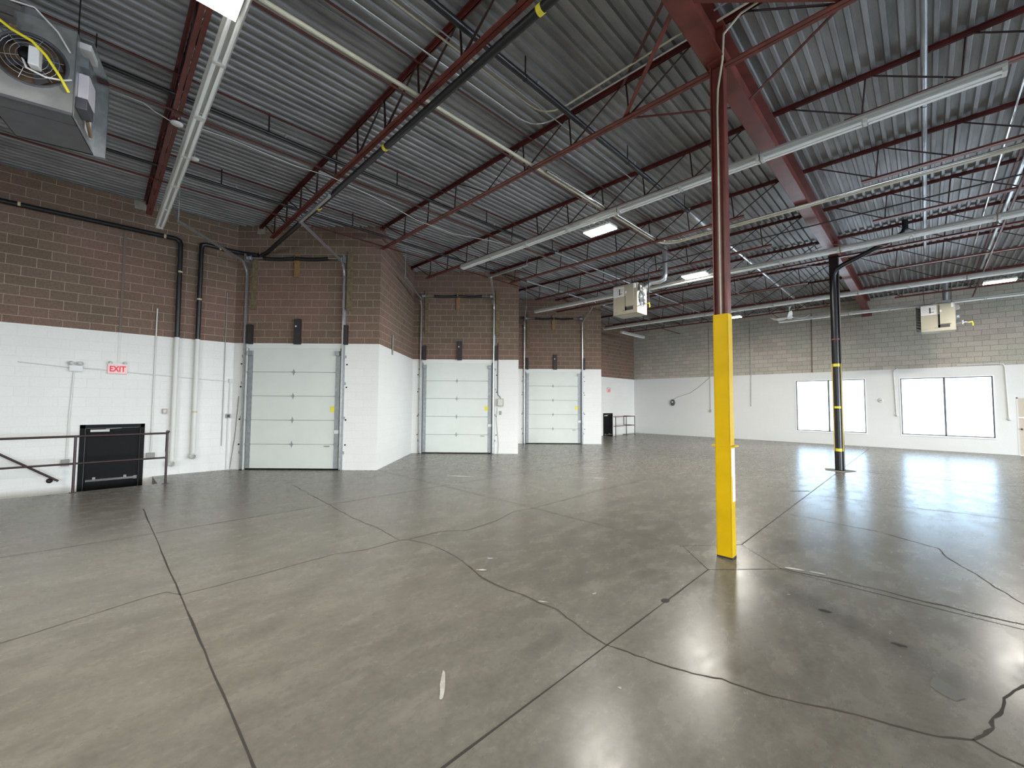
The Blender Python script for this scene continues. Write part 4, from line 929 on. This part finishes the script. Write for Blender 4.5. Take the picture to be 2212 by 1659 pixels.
    m=MB(); m.tube([(.70,-.30,.22),(.78,-.28,.24),(.80,-.28,.17),(.80,-.28,.10)],.018,8); m.build('gas_hose',GASY,t)
    for sx in (-.36,.32):
        for sy in (-W,W):
            m=MB(); m.cyl((sx,sy*.97,H),(sx,sy*.97,(6.42-loc[2])/sc),.007,6); m.build('hanging_rod',BLACKP,t)
    if near:
        # open side (+y): wiring, transformer, regulator
        m=MB(); m.box(-.44,.38,W,W+.004,.03,.96).box(-.47,-.44,W,W+.11,.0,H+.02).box(-.44,.30,W,W+.11,H,H+.02); m.build('access_tray',GALV,t)
        m=MB(); m.box(.02,.30,W+.004,W+.09,.30,.58); m.build('ignition_box',mat('pink_white_plastic',(.72,.66,.68),.5),t,bevel=.006)
        m=MB(); m.box(.12,.30,W+.004,W+.08,.66,.78); m.build('relay_box',GALV_D,t)
        m=MB(); m.box(.05,.32,W+.004,W+.10,.86,.93); m.build('terminal_block',PAPER,t)
        m=MB(); m.box(.10,.36,W+.004,W+.10,.14,.27); m.build('gas_regulator',DGREY,t,bevel=.01)
        m=MB(); m.box(-.26,-.02,W+.004,W+.006,.10,.40).box(-.2,-.1,W+.004,W+.006,.5,.8); m.build('instruction_label',PAPER,t)
        m=MB(); m.tube([(.10,W+.05,.14),(.0,W+.05,.08),(-.1,W+.04,.06)],.018,8); m.build('manifold_pipe',COPPER,t)
        m=MB(); m.tube([(.52,-.55,.86),(.55,-.30,.80),(.56,-.10,.66),(.57,.05,.60),(.56,.15,.50),(.50,.24,.36),(.44,.30,.24)],.014,10); m.build('yellow_gas_line',GASY,t)
        m=MB(); m.tube([(.48,-.04,.45),(.50,.0,.34),(.50,.14,.30),(.47,.26,.34),(.42,.31,.40)],.009,8); m.tube([(.42,-.2,1.05),(.46,.02,1.04),(.46,.2,.86),(.42,.29,.70)],.008,8); m.build('white_cable',PAPER,t)
        m=MB(); m.box(.46,.56,.02,.10,.36,.56); m.build('wiring_tag',PAPER,t,bevel=.01)
        m=MB(); m.lathe((.25,-.05,H),[(.09,0),(.09,.12)],20); m.build('flue_collar',GALV,t)
        m=MB(); m.box(.395,.43,-.33,.33,.0,.03); m.build('panel_trim',DGREY,t)
    return t
H1=heater((-7.03,-.56,4.88),-.187,'grey gas unit heater with exposed fan and yellow hose, hung near the exit sign',near=True)
H2=heater((-6.30,11.43,4.464),0,'beige gas unit heater hung between two strip-light rows, near the middle bays',sc=.92)
H3=heater((.42,21.30,4.42),0,'beige gas unit heater hung before the back wall above the wider window')
pipe('flue_duct',[(-5.86,11.45,5.25),(-5.70,11.55,5.40),(-5.50,11.70,5.42),(-5.38,11.72,5.48),(-5.34,11.72,5.62),(-5.34,11.72,6.43)],.075,GALV,'galvanised flue elbow and riser beside the middle heater','duct',14)
pipe('flue_duct',[(.62,21.5,5.38),(.62,21.5,6.44)],.085,GALV,'galvanised flue riser above the heater at the back wall','duct',16)
pipe('gas_pipe',[(-5.6,11.2,4.68),(-5.6,11.2,5.70),(-5.5,11.25,5.80),(9,11.3,5.83)],.014,BLACKP,'black gas pipe dropping to the middle heater')
# ceiling fan
x,y,z=-3.92,20.3,5.42
t=thing('ceiling_fan','white three-bladed ceiling fan with upturned blades near the back wall','ceiling fan',(x,y,z))
m=MB(); m.lathe((x,y,z),[(0,-.06),(.08,-.05),(.12,0),(.10,.06),(.03,.09),(.0,.09)],18); m.build('motor_housing',WHITE,t)
m=MB(); m.cyl((x,y,z+.05),(x,y,z+.40),.012,8); m.build('downrod',WHITE,t)
m=MB(); m.lathe((x,y,z+.36),[(.02,0),(.08,.10),(.0,.10)],14); m.build('canopy',WHITE,t)
for i in range(3):
    a=i*2*PI/3+.75; d=V((math.cos(a),math.sin(a),0)); e=V((-d.y,d.x,0)); c0=V((x,y,z)); m=MB()
    P=[(.08,.04,.0),(.25,.075,-.015),(.50,.085,-.01),(.68,.075,.05),(.78,.045,.11)]
    tl=V((0,0,.035))
    A_=[c0+d*r_+e*w_+V((0,0,h))+tl*(w_/.08) for r_,w_,h in P]; B2=[c0+d*r_-e*w_+V((0,0,h))-tl*(w_/.08) for r_,w_,h in P]
    up3=V((0,0,.014)); n_=len(P)
    m.raw(A_+B2+[p+up3 for p in A_]+[p+up3 for p in B2],[(k,k+1,n_+k+1,n_+k) for k in range(n_-1)]+[(2*n_+k,3*n_+k,3*n_+k+1,2*n_+k+1) for k in range(n_-1)]+[(k,2*n_+k,2*n_+k+1,k+1) for k in range(n_-1)]+[(n_+k,n_+k+1,3*n_+k+1,3*n_+k) for k in range(n_-1)]+[(n_-1,3*n_-1,4*n_-1,2*n_-1),(0,n_,3*n_,2*n_)])
    m.build('blade',WHITE,t)

for o in list(bpy.data.objects):
    if '_w' in o: del o['_w']
